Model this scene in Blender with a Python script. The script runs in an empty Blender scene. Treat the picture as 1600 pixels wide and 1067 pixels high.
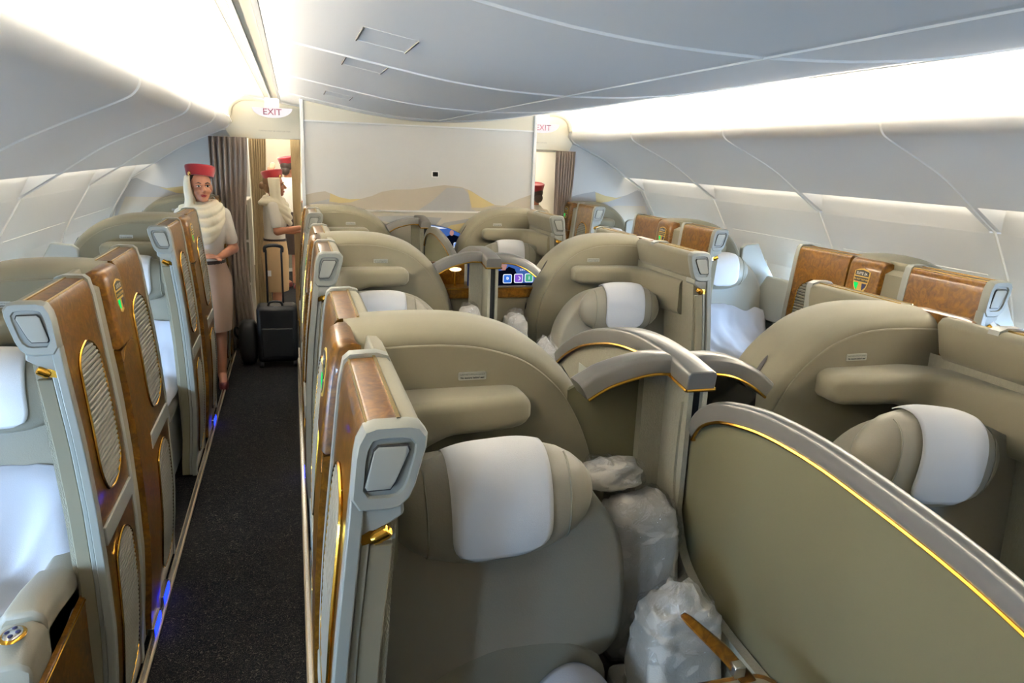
import bpy, bmesh, math, random
from mathutils import Vector, Matrix, noise
random.seed(7)
scene = bpy.context.scene
COL = scene.collection
PI = math.pi

# ------------------------------------------------------------------ camera, world, exposure
camd = bpy.data.cameras.new('camera'); cam = bpy.data.objects.new('camera', camd); COL.objects.link(cam)
camd.sensor_width = 36; camd.lens = 1150 / 1600 * 36; camd.clip_start = 0.02
_M = [[0.95970173, -0.27872239, 0.03586678], [-0.03439622, -0.24317518, -0.96937234], [0.27890768, 0.92907463, -0.24296264]]
cam.matrix_world = Matrix(((_M[0][0], -_M[1][0], -_M[2][0], 0), (_M[0][1], -_M[1][1], -_M[2][1], 0),
                           (_M[0][2], -_M[1][2], -_M[2][2], 1.88), (0, 0, 0, 1)))
scene.camera = cam
w = bpy.data.worlds.new('world'); scene.world = w; w.use_nodes = True
w.node_tree.nodes['Background'].inputs[0].default_value = (0.62, 0.78, 1, 1)
w.node_tree.nodes['Background'].inputs[1].default_value = 1.0
vs = scene.view_settings
vs.view_transform = 'Standard'; vs.look = 'None'; vs.gamma = 1; vs.use_curve_mapping = False
vs.exposure = 1.0
COVE_W = 160.0; SLOT_W = 7.0; WIN_W = 3.0; DAY_E = 7.5

# ------------------------------------------------------------------ materials
def lin(c):
    return tuple(((v / 255) / 12.92 if v <= 10.3 else (((v / 255) + .055) / 1.055) ** 2.4) for v in c) + (1,)
MATS = {}
def mat(name, col, rough=.6, metal=0, bump=0, bscale=200, var=0, vscale=6, coat=0, sheen=0, stretch=None):
    m = bpy.data.materials.new(name); m.use_nodes = True; MATS[name] = m
    nt = m.node_tree; b = nt.nodes['Principled BSDF']
    b.inputs['Base Color'].default_value = lin(col); b.inputs['Roughness'].default_value = rough
    b.inputs['Metallic'].default_value = metal; b.inputs['Coat Weight'].default_value = coat
    b.inputs['Coat Roughness'].default_value = .06
    if sheen: b.inputs['Sheen Weight'].default_value = sheen
    tc = nt.nodes.new('ShaderNodeTexCoord'); src = tc.outputs['Object']
    if stretch:
        mp = nt.nodes.new('ShaderNodeMapping'); mp.inputs['Scale'].default_value = stretch
        nt.links.new(src, mp.inputs[0]); src = mp.outputs[0]
    if var:
        n = nt.nodes.new('ShaderNodeTexNoise'); n.inputs['Scale'].default_value = vscale; n.inputs['Detail'].default_value = 4
        nt.links.new(src, n.inputs['Vector'])
        r = nt.nodes.new('ShaderNodeMapRange'); r.inputs[3].default_value = 1 - var; r.inputs[4].default_value = 1 + var
        nt.links.new(n.outputs[0], r.inputs[0])
        mx = nt.nodes.new('ShaderNodeVectorMath'); mx.operation = 'SCALE'; mx.inputs[0].default_value = lin(col)[:3]
        nt.links.new(r.outputs[0], mx.inputs['Scale']); nt.links.new(mx.outputs[0], b.inputs['Base Color'])
    if bump:
        n = nt.nodes.new('ShaderNodeTexNoise'); n.inputs['Scale'].default_value = bscale; n.inputs['Detail'].default_value = 3
        nt.links.new(src, n.inputs['Vector'])
        bp = nt.nodes.new('ShaderNodeBump'); bp.inputs['Strength'].default_value = bump; bp.inputs['Distance'].default_value = .004
        nt.links.new(n.outputs[0], bp.inputs['Height']); nt.links.new(bp.outputs[0], b.inputs['Normal'])
    return m
def emit(name, col, s):
    m = bpy.data.materials.new(name); m.use_nodes = True; MATS[name] = m; nt = m.node_tree
    nt.nodes.remove(nt.nodes['Principled BSDF']); e = nt.nodes.new('ShaderNodeEmission')
    e.inputs[0].default_value = lin(col); e.inputs[1].default_value = s
    nt.links.new(e.outputs[0], nt.nodes['Material Output'].inputs[0]); return m
mat('white', (238, 237, 234), .55, bump=.04, bscale=350)
mat('binwhite', (236, 234, 230), .5, bump=.03, bscale=350)
mat('seam', (236, 234, 228), .5)
mat('cream', (222, 214, 192), .55, bump=.03, bscale=300)
mat('board', (198, 196, 190), .6, bump=.05, bscale=300)
mat('board_low', (192, 185, 168), .65, bump=.05, bscale=300)
mat('dune_tan', (176, 166, 148), .7); mat('dune_gold', (193, 175, 126), .7); mat('dune_grey', (163, 162, 160), .7)
mat('frontwall_unseen', (120, 108, 90), .7, bump=.05, bscale=300); mat('hatch', (96, 94, 90), .7); mat('darkgap', (40, 38, 36), .8)
mat('black', (14, 14, 16), .5, bump=.2, bscale=400)
mat('slot', (8, 8, 8), .7)
mat('glossblack', (16, 15, 13), .08, coat=.5)
mat('shell', (120, 114, 92), .75, bump=.12, bscale=900, var=.04, vscale=5, sheen=.15)
mat('suede', (110, 104, 86), .85, bump=.25, bscale=700, var=.08, vscale=9, sheen=.3)
mat('weave', (142, 138, 120), .9, bump=.7, bscale=420, var=.13, vscale=150, stretch=(1, 1, .35))
mat('leather', (138, 132, 116), .45, bump=.12, bscale=240)
mat('leather_low', (122, 118, 102), .7, bump=.35, bscale=600)
mat('plastic', (138, 140, 132), .38, bump=.03, bscale=500)
mat('plastic_in', (152, 152, 142), .5)
mat('capgrey', (104, 102, 96), .3, metal=.25)
mat('olive', (90, 87, 64), .5, bump=.04, bscale=400)
mat('gold', (212, 160, 62), .2, metal=1)
mat('goldpale', (226, 192, 120), .25, metal=1)
mat('chrome', (200, 198, 192), .25, metal=1)
mat('towel', (212, 210, 208), .9, bump=.25, bscale=700)
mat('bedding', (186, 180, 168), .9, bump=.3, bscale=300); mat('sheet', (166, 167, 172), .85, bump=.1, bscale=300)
mat('tambour', (122, 119, 107), .5)
mat('track', (168, 152, 124), .4, metal=.4)
mat('signgold', (226, 190, 96), .35); mat('signblack', (22, 20, 18), .3); mat('signtext', (240, 238, 230), .5); mat('signnavy', (24, 28, 70), .3)
mat('inkblack', (18, 20, 24), .6); mat('tagplate', (158, 160, 150), .4)
mat('curtain', (146, 131, 119), .9, bump=.2, bscale=300)
mat('curtain_tan', (160, 142, 108), .9, bump=.2, bscale=300)
mat('skin', (176, 120, 92), .55); mat('skin2', (170, 112, 80), .55)
mat('red', (140, 12, 24), .85, sheen=.4, bump=.1, bscale=500)
mat('scarf', (236, 226, 200), .9, bump=.1, bscale=400)
mat('blouse', (226, 218, 204), .85, bump=.1, bscale=300)
mat('skirt', (190, 160, 138), .9); mat('skirt2', (190, 158, 116), .9)
mat('hair', (52, 36, 26), .6); mat('hair2', (120, 88, 54), .6)
mat('lip', (140, 40, 44), .4); mat('eye', (36, 24, 18), .2); mat('eyewhite', (225, 220, 214), .3)
mat('shoe', (92, 26, 26), .4)
mat('bluegrey', (120, 134, 150), .7)
emit('cove', (255, 244, 226), COVE_W); emit('slotlight', (255, 246, 226), SLOT_W)
emit('day', (198, 222, 255), WIN_W); emit('exit', (255, 250, 250), .5); emit('blueled', (20, 40, 255), 3)
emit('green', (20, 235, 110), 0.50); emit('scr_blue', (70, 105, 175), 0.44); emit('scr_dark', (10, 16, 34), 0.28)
emit('scr_navy', (26, 38, 70), 0.33)
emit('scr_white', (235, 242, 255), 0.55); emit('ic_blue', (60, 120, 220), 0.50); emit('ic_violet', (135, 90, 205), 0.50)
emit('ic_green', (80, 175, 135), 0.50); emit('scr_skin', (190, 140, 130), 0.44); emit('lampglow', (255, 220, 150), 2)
emit('corridor', (255, 248, 232), 7)

def wood_mat():
    m = bpy.data.materials.new('wood'); m.use_nodes = True; MATS['wood'] = m; nt = m.node_tree; b = nt.nodes['Principled BSDF']
    tc = nt.nodes.new('ShaderNodeTexCoord'); n = nt.nodes.new('ShaderNodeTexNoise')
    n.inputs['Scale'].default_value = 26; n.inputs['Detail'].default_value = 7; n.inputs['Distortion'].default_value = 1.6
    n.inputs['Roughness'].default_value = .62
    nt.links.new(tc.outputs['Object'], n.inputs['Vector'])
    r = nt.nodes.new('ShaderNodeValToRGB'); e = r.color_ramp.elements
    e[0].position = .28; e[0].color = lin((56, 32, 3)); e[1].position = .72; e[1].color = lin((122, 84, 24))
    k = e.new(.5); k.color = lin((92, 59, 10))
    nt.links.new(n.outputs[0], r.inputs[0]); nt.links.new(r.outputs[0], b.inputs['Base Color'])
    b.inputs['Roughness'].default_value = .32; b.inputs['Specular IOR Level'].default_value = .25; b.inputs['Coat Weight'].default_value = .22; b.inputs['Coat Roughness'].default_value = .05
wood_mat()
def carpet_mat():
    m = bpy.data.materials.new('carpet'); m.use_nodes = True; MATS['carpet'] = m; nt = m.node_tree; b = nt.nodes['Principled BSDF']
    tc = nt.nodes.new('ShaderNodeTexCoord'); n = nt.nodes.new('ShaderNodeTexNoise')
    n.inputs['Scale'].default_value = 46; n.inputs['Detail'].default_value = 0; n.inputs['Distortion'].default_value = 2.6
    nt.links.new(tc.outputs['Object'], n.inputs['Vector'])
    r = nt.nodes.new('ShaderNodeValToRGB'); e = r.color_ramp.elements
    e[0].position = .42; e[0].color = lin((20, 20, 22)); e[1].position = .6; e[1].color = lin((20, 20, 22))
    k = e.new(.49); k.color = lin((74, 69, 62)); k = e.new(.53); k.color = lin((20, 20, 22)); k = e.new(.455); k.color = lin((20, 20, 22))
    nt.links.new(n.outputs[0], r.inputs[0]); nt.links.new(r.outputs[0], b.inputs['Base Color']); b.inputs['Roughness'].default_value = .95; b.inputs['Specular IOR Level'].default_value = .05
    bp = nt.nodes.new('ShaderNodeBump'); bp.inputs['Strength'].default_value = .4; bp.inputs['Distance'].default_value = .004
    nt.links.new(n.outputs[0], bp.inputs['Height']); nt.links.new(bp.outputs[0], b.inputs['Normal'])
carpet_mat()
def film_mat():
    m = bpy.data.materials.new('film'); m.use_nodes = True; MATS['film'] = m; nt = m.node_tree
    nt.nodes.remove(nt.nodes['Principled BSDF'])
    t = nt.nodes.new('ShaderNodeBsdfTransparent'); g = nt.nodes.new('ShaderNodeBsdfGlossy'); g.inputs['Roughness'].default_value = .12
    n = nt.nodes.new('ShaderNodeTexNoise'); n.inputs['Scale'].default_value = 22; n.inputs['Detail'].default_value = 6; n.inputs['Distortion'].default_value = 1
    tc = nt.nodes.new('ShaderNodeTexCoord'); nt.links.new(tc.outputs['Object'], n.inputs['Vector'])
    bp = nt.nodes.new('ShaderNodeBump'); bp.inputs['Strength'].default_value = 1; bp.inputs['Distance'].default_value = .02
    nt.links.new(n.outputs[0], bp.inputs['Height']); nt.links.new(bp.outputs[0], g.inputs['Normal'])
    mx = nt.nodes.new('ShaderNodeMixShader'); mx.inputs[0].default_value = .20
    nt.links.new(t.outputs[0], mx.inputs[1]); nt.links.new(g.outputs[0], mx.inputs[2]); nt.links.new(mx.outputs[0], nt.nodes['Material Output'].inputs[0])
film_mat()

# ------------------------------------------------------------------ geometry helpers
ROOTLOC = {}
def IDT(p): return p
class G:
    def __init__(s, T=IDT): s.v = []; s.f = []; s.T = T
    def add(s, vs_, fs):
        o = len(s.v); s.v += [tuple(s.T(tuple(p))) for p in vs_]; s.f += [tuple(o + i for i in f) for f in fs]; return s
    def box(s, x0, x1, y0, y1, z0, z1):
        return s.add([(x0, y0, z0), (x1, y0, z0), (x1, y1, z0), (x0, y1, z0), (x0, y0, z1), (x1, y0, z1), (x1, y1, z1), (x0, y1, z1)],
                     [(0, 3, 2, 1), (4, 5, 6, 7), (0, 1, 5, 4), (1, 2, 6, 5), (2, 3, 7, 6), (3, 0, 4, 7)])
    def loft(s, rings, close=True, caps=True, wrap=False):
        n = len(rings[0]); vs_ = [p for r in rings for p in r]; fs = []
        K = len(rings); kk = K if wrap else K - 1
        for k in range(kk):
            a = k * n; b = ((k + 1) % K) * n
            for i in range(n if close else n - 1):
                j = (i + 1) % n; fs.append((a + i, a + j, b + j, b + i))
        if caps and not wrap: fs += [tuple(range(n))[::-1], tuple((K - 1) * n + i for i in range(n))]
        return s.add(vs_, fs)
    def prism_y(s, out, y0, y1):           # outline (x,z)
        return s.loft([[(x, y0, z) for x, z in out], [(x, y1, z) for x, z in out]])
    def prism_x(s, out, x0, x1):           # outline (y,z)
        return s.loft([[(x0, y, z) for y, z in out], [(x1, y, z) for y, z in out]])
    def prism_z(s, out, z0, z1):
        return s.loft([[(x, y, z0) for x, y in out], [(x, y, z1) for x, y in out]])
    def tube(s, path, r, n=8, closed=False):
        P = [Vector(p) for p in path]; rings = []; K = len(P); up = None
        rr = r if isinstance(r, (list, tuple)) else [r] * K
        for i in range(K):
            t = (P[(i + 1) % K] - P[i - 1]) if closed else (P[min(i + 1, K - 1)] - P[max(i - 1, 0)])
            t.normalize()
            if up is None: up = Vector((0, 0, 1)) if abs(t.z) < .9 else Vector((1, 0, 0))
            a = t.cross(up)
            if a.length < 1e-4: a = t.orthogonal()
            a.normalize(); b = a.cross(t); up = b
            rings.append([tuple(P[i] + (a * math.cos(2 * PI * k / n) + b * math.sin(2 * PI * k / n)) * rr[i]) for k in range(n)])
        return s.loft(rings, wrap=closed)
    def ell(s, c, r, nu=20, nv=12, e=1.0, rot=None):
        rings = []
        sp = lambda v: math.copysign(abs(v) ** e, v)
        vs_ = []; fs = []
        R = rot or Matrix.Identity(3)
        def pt(th, ph):
            p = Vector((r[0] * sp(math.cos(ph)) * sp(math.cos(th)), r[1] * sp(math.cos(ph)) * sp(math.sin(th)), r[2] * sp(math.sin(ph))))
            return tuple(R @ p + Vector(c))
        vs_.append(pt(0, -PI / 2))
        for j in range(1, nv):
            for i in range(nu): vs_.append(pt(2 * PI * i / nu, -PI / 2 + PI * j / nv))
        vs_.append(pt(0, PI / 2)); L = len(vs_) - 1
        for i in range(nu):
            k = (i + 1) % nu
            fs.append((0, 1 + k, 1 + i)); fs.append((L, L - nu + i, L - nu + k))
            for j in range(nv - 2): fs.append((1 + j * nu + i, 1 + j * nu + k, 1 + (j + 1) * nu + k, 1 + (j + 1) * nu + i))
        return s.add(vs_, fs)
    def lathe(s, prof, c, n=24, R=None):
        R = R or Matrix.Identity(3); C = Vector(c)
        return s.loft([[tuple(R @ Vector((r * math.cos(2 * PI * k / n), r * math.sin(2 * PI * k / n), z)) + C) for k in range(n)] for r, z in prof])
    def grid(s, fn, nu, nv):
        vs_ = [fn(i / nu, j / nv) for j in range(nv + 1) for i in range(nu + 1)]
        fs = [(j * (nu + 1) + i, j * (nu + 1) + i + 1, (j + 1) * (nu + 1) + i + 1, (j + 1) * (nu + 1) + i) for j in range(nv) for i in range(nu)]
        return s.add(vs_, fs)
    def obj(s, name, m, parent=None, bevel=0, smooth=35, solid=0, sub=0, label=None):
        off = Vector((0, 0, 0)); p = parent
        while p is not None:
            off += p.location; p = p.parent
        me = bpy.data.meshes.new(name); me.from_pydata([tuple(Vector(v) - off) for v in s.v], [], s.f)
        bm = bmesh.new(); bm.from_mesh(me); bmesh.ops.recalc_face_normals(bm, faces=bm.faces); bm.to_mesh(me); bm.free()
        me.materials.append(MATS[m])
        if smooth:
            for q in me.polygons: q.use_smooth = True
            me.set_sharp_from_angle(angle=math.radians(smooth))
        o = bpy.data.objects.new(name, me); COL.objects.link(o); o.parent = parent
        if solid:
            d = o.modifiers.new('solid', 'SOLIDIFY'); d.thickness = solid; d.offset = 0
        if bevel:
            d = o.modifiers.new('bevel', 'BEVEL'); d.width = bevel; d.segments = 2; d.limit_method = 'ANGLE'; d.angle_limit = math.radians(40)
        if sub:
            d = o.modifiers.new('sub', 'SUBSURF'); d.levels = sub; d.render_levels = sub
        if label: o['label'] = label
        return o
def tag(o, label, cat, group=None):
    o['label'] = label; o['category'] = cat
    if group: o['group'] = group
    return o
def thing(name, loc, label, cat, group=None):
    o = bpy.data.objects.new(name, None); COL.objects.link(o); o.location = loc; o.empty_display_size = .1
    return tag(o, label, cat, group)
def struct(o): o['kind'] = 'structure'; return o
def lerp_tab(tab, z):
    if z <= tab[0][0]: return tab[0][1]
    for (a, b), (c, d) in zip(tab, tab[1:]):
        if z <= c: return b + (d - b) * (z - a) / (c - a)
    return tab[-1][1]
def cr(pts, n=6, closed=False):
    out = []; N = len(pts)
    seg = N if closed else N - 1
    for i in range(seg):
        g = (lambda k: pts[k % N]) if closed else (lambda k: pts[max(0, min(N - 1, k))])
        p0, p1, p2, p3 = g(i - 1), g(i), g(i + 1), g(i + 2)
        for k in range(n):
            t = k / n
            out.append(tuple(.5 * (2 * b + (c - a) * t + (2 * a - 5 * b + 4 * c - d) * t * t + (3 * b - a - 3 * c + d) * t ** 3) for a, b, c, d in zip(p0, p1, p2, p3)))
    if not closed: out.append(tuple(pts[-1]))
    return out
def rrect(x0, x1, y0, y1, r, n=4):
    out = []
    for cx, cy, a in ((x1 - r, y1 - r, 0), (x0 + r, y1 - r, 90), (x0 + r, y0 + r, 180), (x1 - r, y0 + r, 270)):
        for k in range(n + 1):
            t = math.radians(a + 90 * k / n); out.append((cx + r * math.cos(t), cy + r * math.sin(t)))
    return out
def text_geo(txt, size, bold=0):
    cu = bpy.data.curves.new('txt', 'FONT'); cu.body = txt; cu.size = size; cu.align_x = 'CENTER'; cu.align_y = 'CENTER'; cu.offset = bold; cu.resolution_u = 2
    o = bpy.data.objects.new('txt', cu); COL.objects.link(o); dg = bpy.context.evaluated_depsgraph_get()
    me = bpy.data.meshes.new_from_object(o.evaluated_get(dg)); v = [tuple(p.co[:2]) for p in me.vertices]; f = [tuple(p.vertices) for p in me.polygons]
    bpy.data.objects.remove(o); bpy.data.curves.remove(cu); bpy.data.meshes.remove(me); return v, f

# ------------------------------------------------------------------ fuselage shell
CX = 1.10; Y0 = -3.96; PITCH = 1.393; NB = 12
seams = [0.254 + PITCH * k for k in range(-1, 10)]        # ... 1.647, 3.04, 4.433, 5.826, 7.219 ...
YA, YB = seams[0], seams[-1]
CEIL = [(0, 2.135), (.25, 2.143), (.5, 2.167), (.75, 2.208), (1.0, 2.252), (1.175, 2.282)]
COVE = [(1.315, 2.300), (1.42, 2.318), (1.55, 2.333), (1.70, 2.335), (1.82, 2.31), (1.91, 2.25), (1.945, 2.17), (1.95, 2.05)]
BIN = cr([(1.975, 2.085), (1.90, 2.125), (1.80, 2.16), (1.70, 2.178), (1.64, 2.155), (1.612, 2.105), (1.635, 2.055), (1.695, 2.02), (1.852, 1.95), (2.03, 1.865), (2.16, 1.783), (2.262, 1.712)], 4)
REV = [(2.262, 1.712), (2.36, 1.645), (2.453, 1.586)]
WALL = [(2.455, 1.580), (2.528, 1.46), (2.60, 1.34), (2.655, 1.22), (2.70, 1.10), (2.735, .94), (2.755, .74), (2.76, .6), (2.76, 0)]
def Tside(sgn): return lambda p: (CX + sgn * p[0], p[1], p[2])

floor = struct(G().box(CX - 2.9, CX + 2.9, YA, YB, -.04, 0).obj('floor', 'carpet'))
ceiling = struct(G().box(CX - 2.1, CX + 2.1, YA, YB, 2.40, 2.43).obj('ceiling', 'white'))
wallR = struct(G().box(CX + 2.86, CX + 2.9, YA, YB, 0, 2.43).obj('wall_right', 'white'))
wallL = struct(G().box(CX - 2.9, CX - 2.86, YA, YB, 0, 2.43).obj('wall_left', 'white'))
struct(G().box(CX - 2.9, CX + 2.9, YA - .05, YA, 0, 2.43).obj('wall_front_unseen', 'frontwall_unseen'))  # unseen, set close and dark to hold fill light off the seat fronts
struct(G().box(CX - 2.9, CX + 2.9, YB, YB + .05, 0, 2.43).obj('wall_back', 'cream'))
HIDDEN_BAYS = 0
def strip(T, prof, y0, y1): return G(T).loft([[(o, y0, z) for o, z in prof], [(o, y1, z) for o, z in prof]], close=False, caps=False)
def offs(prof, d):
    out = []
    for i, p in enumerate(prof):
        a = prof[max(0, i - 1)]; b = prof[min(len(prof) - 1, i + 1)]; tx, tz = b[0] - a[0], b[1] - a[1]; L = math.hypot(tx, tz) or 1
        out.append((p[0] - tz / L * d, p[1] + tx / L * d))
    return out
WZ0, WZ1 = .74, 1.10
wn = 0
for sgn, wall, side in ((1, wallR, 'right'), (-1, wallL, 'left')):
    T = Tside(sgn)
    for bi, (ya, yb) in enumerate(zip(seams, seams[1:])):
        g = .004
        strip(T, cr(CEIL, 3), ya + g, yb - g).obj('ceiling_panel', 'white', ceiling)
        strip(T, cr(COVE, 3), ya, yb).obj('cove_panel', 'white', ceiling)
        strip(T, BIN, ya, yb).obj('bin_panel', 'binwhite', wall)
        # lit recess below the bin, deep at the top and running out at the bottom
        rec = G(T); ra, rb = ya + .035, yb - .035
        top = (2.335, 1.80); prof = [top, (2.345, 1.74), (2.40, 1.66), (2.4535, 1.586), (2.458, 1.574)]
        rec.loft([[(o, ra, z) for o, z in prof], [(o, rb, z) for o, z in prof]], close=False, caps=False)
        for y, yo in ((ra, ya), (rb, yb)):
            sl = .10 if y == rb else .02; d_ = -1 if y == rb else 1
            rec.add([(2.262, y + d_ * sl * 0, 1.712), (2.453, y, 1.588), (2.345, y + d_ * sl, 1.74), (2.335, y + d_ * sl, 1.80), (2.20, y, 1.79)], [(0, 1, 2), (0, 2, 3, 4)])
            rec.add([(2.262, yo, 1.712), (2.262, y, 1.712), (2.453, y, 1.588), (2.453, yo, 1.588)], [(0, 1, 2, 3)])
        rec.obj('recess_panel', 'binwhite', wall)
        G(T).box(2.255, 2.315, ra + .02, rb - .02, 1.775, 1.785).obj('recess_light', 'slotlight', wall)
        # wall panel with two window openings
        wy = [ya + g, ya + .20, ya + .50, ya + .89, ya + 1.19, yb - g]
        pn = G(T)
        zs = [p for p in WALL]
        for i in range(len(wy) - 1):
            for a, b in zip(zs, zs[1:]):
                if i in (1, 3) and a[1] <= 1.101 and b[1] >= .739: continue
                pn.add([(a[0], wy[i], a[1]), (a[0], wy[i + 1], a[1]), (b[0], wy[i + 1], b[1]), (b[0], wy[i], b[1])], [(0, 1, 2, 3)])
        pn.obj('wall_panel', 'white', wall)
        for k in (1, 3):
            a, b = wy[k], wy[k + 1]; wn += 1
            wo = struct(thing('window_%d' % wn, T((2.80, (a + b) / 2, WZ0)), '', '')); del wo['label']; del wo['category']
            fr = G(T); out = [(2.70, a, 1.10), (2.70, b, 1.10), (2.755, b, .74), (2.755, a, .74)]
            inn = [(2.80, a + .035, 1.065), (2.80, b - .035, 1.065), (2.81, b - .035, .775), (2.81, a + .035, .775)]
            rim = [(x - .012, y, z) for x, y, z in out]; rout = [(2.692 - .012, a - .02, 1.12), (2.692 - .012, b + .02, 1.12), (2.757 - .012, b + .02, .72), (2.757 - .012, a - .02, .72)]
            rbk = [(x + .02, y, z) for x, y, z in rout]
            fr.loft([rbk, rout, rim, inn], caps=False); fr.obj('window_frame', 'seam', wo, smooth=20)
            G(T).add(inn, [(0, 1, 2, 3)]).obj('window_pane', 'day', wo, smooth=0)
            if -1.2 < a < 7:                 # daylight falling in and down through this window
                ld = bpy.data.lights.new('window_daylight', 'AREA'); ld.shape = 'RECTANGLE'; ld.size = .23; ld.size_y = .27
                ld.energy = DAY_E; ld.color = (.45, .68, 1); ld.spread = math.radians(125)
                lo = bpy.data.objects.new('window_daylight', ld); COL.objects.link(lo)
                p = Vector(T((2.78, (a + b) / 2, .92))); d = Vector((-sgn, .75, -.35))
                lo.matrix_world = Matrix.Translation(p) @ d.to_track_quat('-Z', 'Z').to_matrix().to_4x4()
        # fine relief line above each pair of windows
        G(T).tube([(2.602, ya + .12, 1.338), (2.602, yb - .12, 1.338)], .004, 6).obj('panel_groove', 'seam', wall)
    for i, y in enumerate(seams):
        for prof, par, dd in ((cr(CEIL, 3), ceiling, -.006), (COVE, ceiling, -.006), (BIN + REV[1:] + WALL, wall, -.006)):
            r = offs(prof, 0)
            # thin raised joint strip, drawn on the cabin side
            q = offs(prof, .007 if par is wall else .005)
            if par is ceiling: q = [(o, z - .006) for o, z in prof]
            else: q = [(o - .007, z - .003) for o, z in prof]
            rg = [[(o, y - .009, z) for o, z in prof], [(o, y - .005, z) for o, z in q], [(o, y + .005, z) for o, z in q], [(o, y + .009, z) for o, z in prof]]
            G(T).loft(rg, close=False, caps=False).obj('joint_strip', 'seam', par)
    # rails in the ceiling over the aisle
    for k, (o0, o1, z, mt) in enumerate(((1.178, 1.196, 2.284, 'seam'), (1.199, 1.248, 2.292, 'cream'), (1.251, 1.266, 2.288, 'seam'), (1.27, 1.300, 2.296, 'cream'), (1.302, 1.313, 2.296, 'seam'))):
        G(T).box(o0, o1, YA, YB, z, z + .012).obj('ceiling_rail', mt, ceiling)
    G(T).box(1.17, 1.32, YA, YB, 2.315, 2.32).obj('rail_backing', 'darkgap', ceiling)
    cl = G(T).box(1.815, 1.885, .15, 6.55, 2.161, 2.169).obj('cove_light', 'cove')
    tag(cl, 'long warm cove light behind the %s overhead bins' % side, 'light')
    cl = G(T).box(1.815, 1.885, 7.45, YB - .05, 2.161, 2.169).obj('cove_light', 'cove')
    tag(cl, 'cove light of the next cabin behind the %s curtain' % side, 'light')
G().box(CX - .004, CX + .004, YA, YB, 2.128, 2.133).obj('joint_strip', 'seam', ceiling)
# ceiling hatches: latches seen as short slits, and faint outlines
for ya_, yb_ in ((2.325, 2.60), (3.05, 3.33), (4.84, 5.15)):
    for x in (.214, .374):
        z = lerp_tab(CEIL, abs(x - CX)) - .001
        G().box(x - .0025, x + .0025, ya_, yb_, z - .004, z).obj('hatch_latch', 'hatch', ceiling)
    zq = lambda x: lerp_tab(CEIL, abs(x - CX))
    for y in (ya_, yb_):
        G().tube([(.214, y, zq(.214)), (.294, y, zq(.294)), (.374, y, zq(.374))], .0016, 5).obj('hatch_edge', 'seam', ceiling)

# ------------------------------------------------------------------ rear bulkhead, mural, headers
BY = 6.2
bulk = struct(G().box(.09, 2.0, BY, BY + 1.1, 0, 2.10).obj('wall_bulkhead', 'board'))
topo = [(.085, 2.10)] + [(2.0, 2.10)] + [(x, lerp_tab(CEIL, abs(x - CX)) - .003) for x in [2.0 - .08 * k for k in range(24)]] + [(.085, lerp_tab(CEIL, 1.015) - .003)]
G().prism_y(topo, BY - .005, BY + 1.1).obj('bulkhead_header', 'cream', bulk)
for x in (.085, 1.995): G().box(x - .012, x + .014, BY - .02, BY + .03, 0, 2.26 if x < 1 else 2.245).obj('edge_trim', 'seam', bulk, bevel=.004)
G().box(.09, 2.0, BY - .010, BY, 2.092, 2.104).obj('rail_trim', 'seam', bulk)
G().box(.09, 2.0, BY - .012, BY, 1.405, 1.418).obj('rail_trim', 'seam', bulk)
G().box(.09, 2.0, BY - .006, BY, .02, 1.405).obj('lower_panel', 'board_low', bulk)
def mural(out, m, y, d, par): G().prism_y(out, y - d, y).obj('dune_print', m, par, smooth=0)
dune = [(.10, 1.42), (.10, 1.53), (.18, 1.55), (.25, 1.56), (.30, 1.54), (.36, 1.515), (.44, 1.50), (.53, 1.505), (.62, 1.53), (.70, 1.565), (.80, 1.585), (.95, 1.59), (1.08, 1.61), (1.22, 1.632), (1.36, 1.62), (1.45, 1.59), (1.55, 1.53), (1.66, 1.475), (1.75, 1.47), (1.85, 1.52), (1.99, 1.57), (1.99, 1.42)]
mural(dune, 'dune_tan', BY, .002, bulk)
mural([(.29, 1.545), (.36, 1.515), (.44, 1.50), (.53, 1.505), (.45, 1.475), (.36, 1.47), (.28, 1.48)], 'dune_gold', BY, .003, bulk)
mural([(1.42, 1.60), (1.47, 1.575), (1.55, 1.53), (1.66, 1.475), (1.55, 1.45), (1.46, 1.45), (1.44, 1.52)], 'dune_gold', BY, .003, bulk)
mural([(1.0, 1.42), (1.12, 1.50), (1.24, 1.61), (1.38, 1.61), (1.44, 1.55), (1.45, 1.44), (1.5, 1.42)], 'dune_grey', BY, .0025, bulk)
mural([(.12, 1.46), (.28, 1.50), (.28, 1.42), (.12, 1.42)], 'dune_grey', BY, .0028, bulk)
mural([(1.05, 1.20), (1.22, 1.32), (1.45, 1.36), (1.55, 1.40), (1.75, 1.40), (1.5, 1.30), (1.3, 1.22)], 'dune_grey', BY - .006, .002, bulk)
mural([(1.15, 1.22), (1.28, 1.30), (1.45, 1.33), (1.40, 1.24)], 'dune_gold', BY - .006, .003, bulk)
mural([(1.42, 1.355), (1.55, 1.385), (1.68, 1.39), (1.55, 1.35)], 'dune_gold', BY - .006, .003, bulk)
mural([(.55, 1.36), (.9, 1.375), (1.2, 1.36), (1.15, 1.30), (.8, 1.31)], 'dune_grey', BY - .006, .0015, bulk)
cw = G().prism_y(rrect(1.112, 1.172, 1.693, 1.743, .006), BY - .006, BY).obj('camera_window', 'seam', bulk)
G().prism_y(rrect(1.12, 1.164, 1.70, 1.736, .004), BY - .008, BY - .004).obj('lens_glass', 'glossblack', cw)

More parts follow.
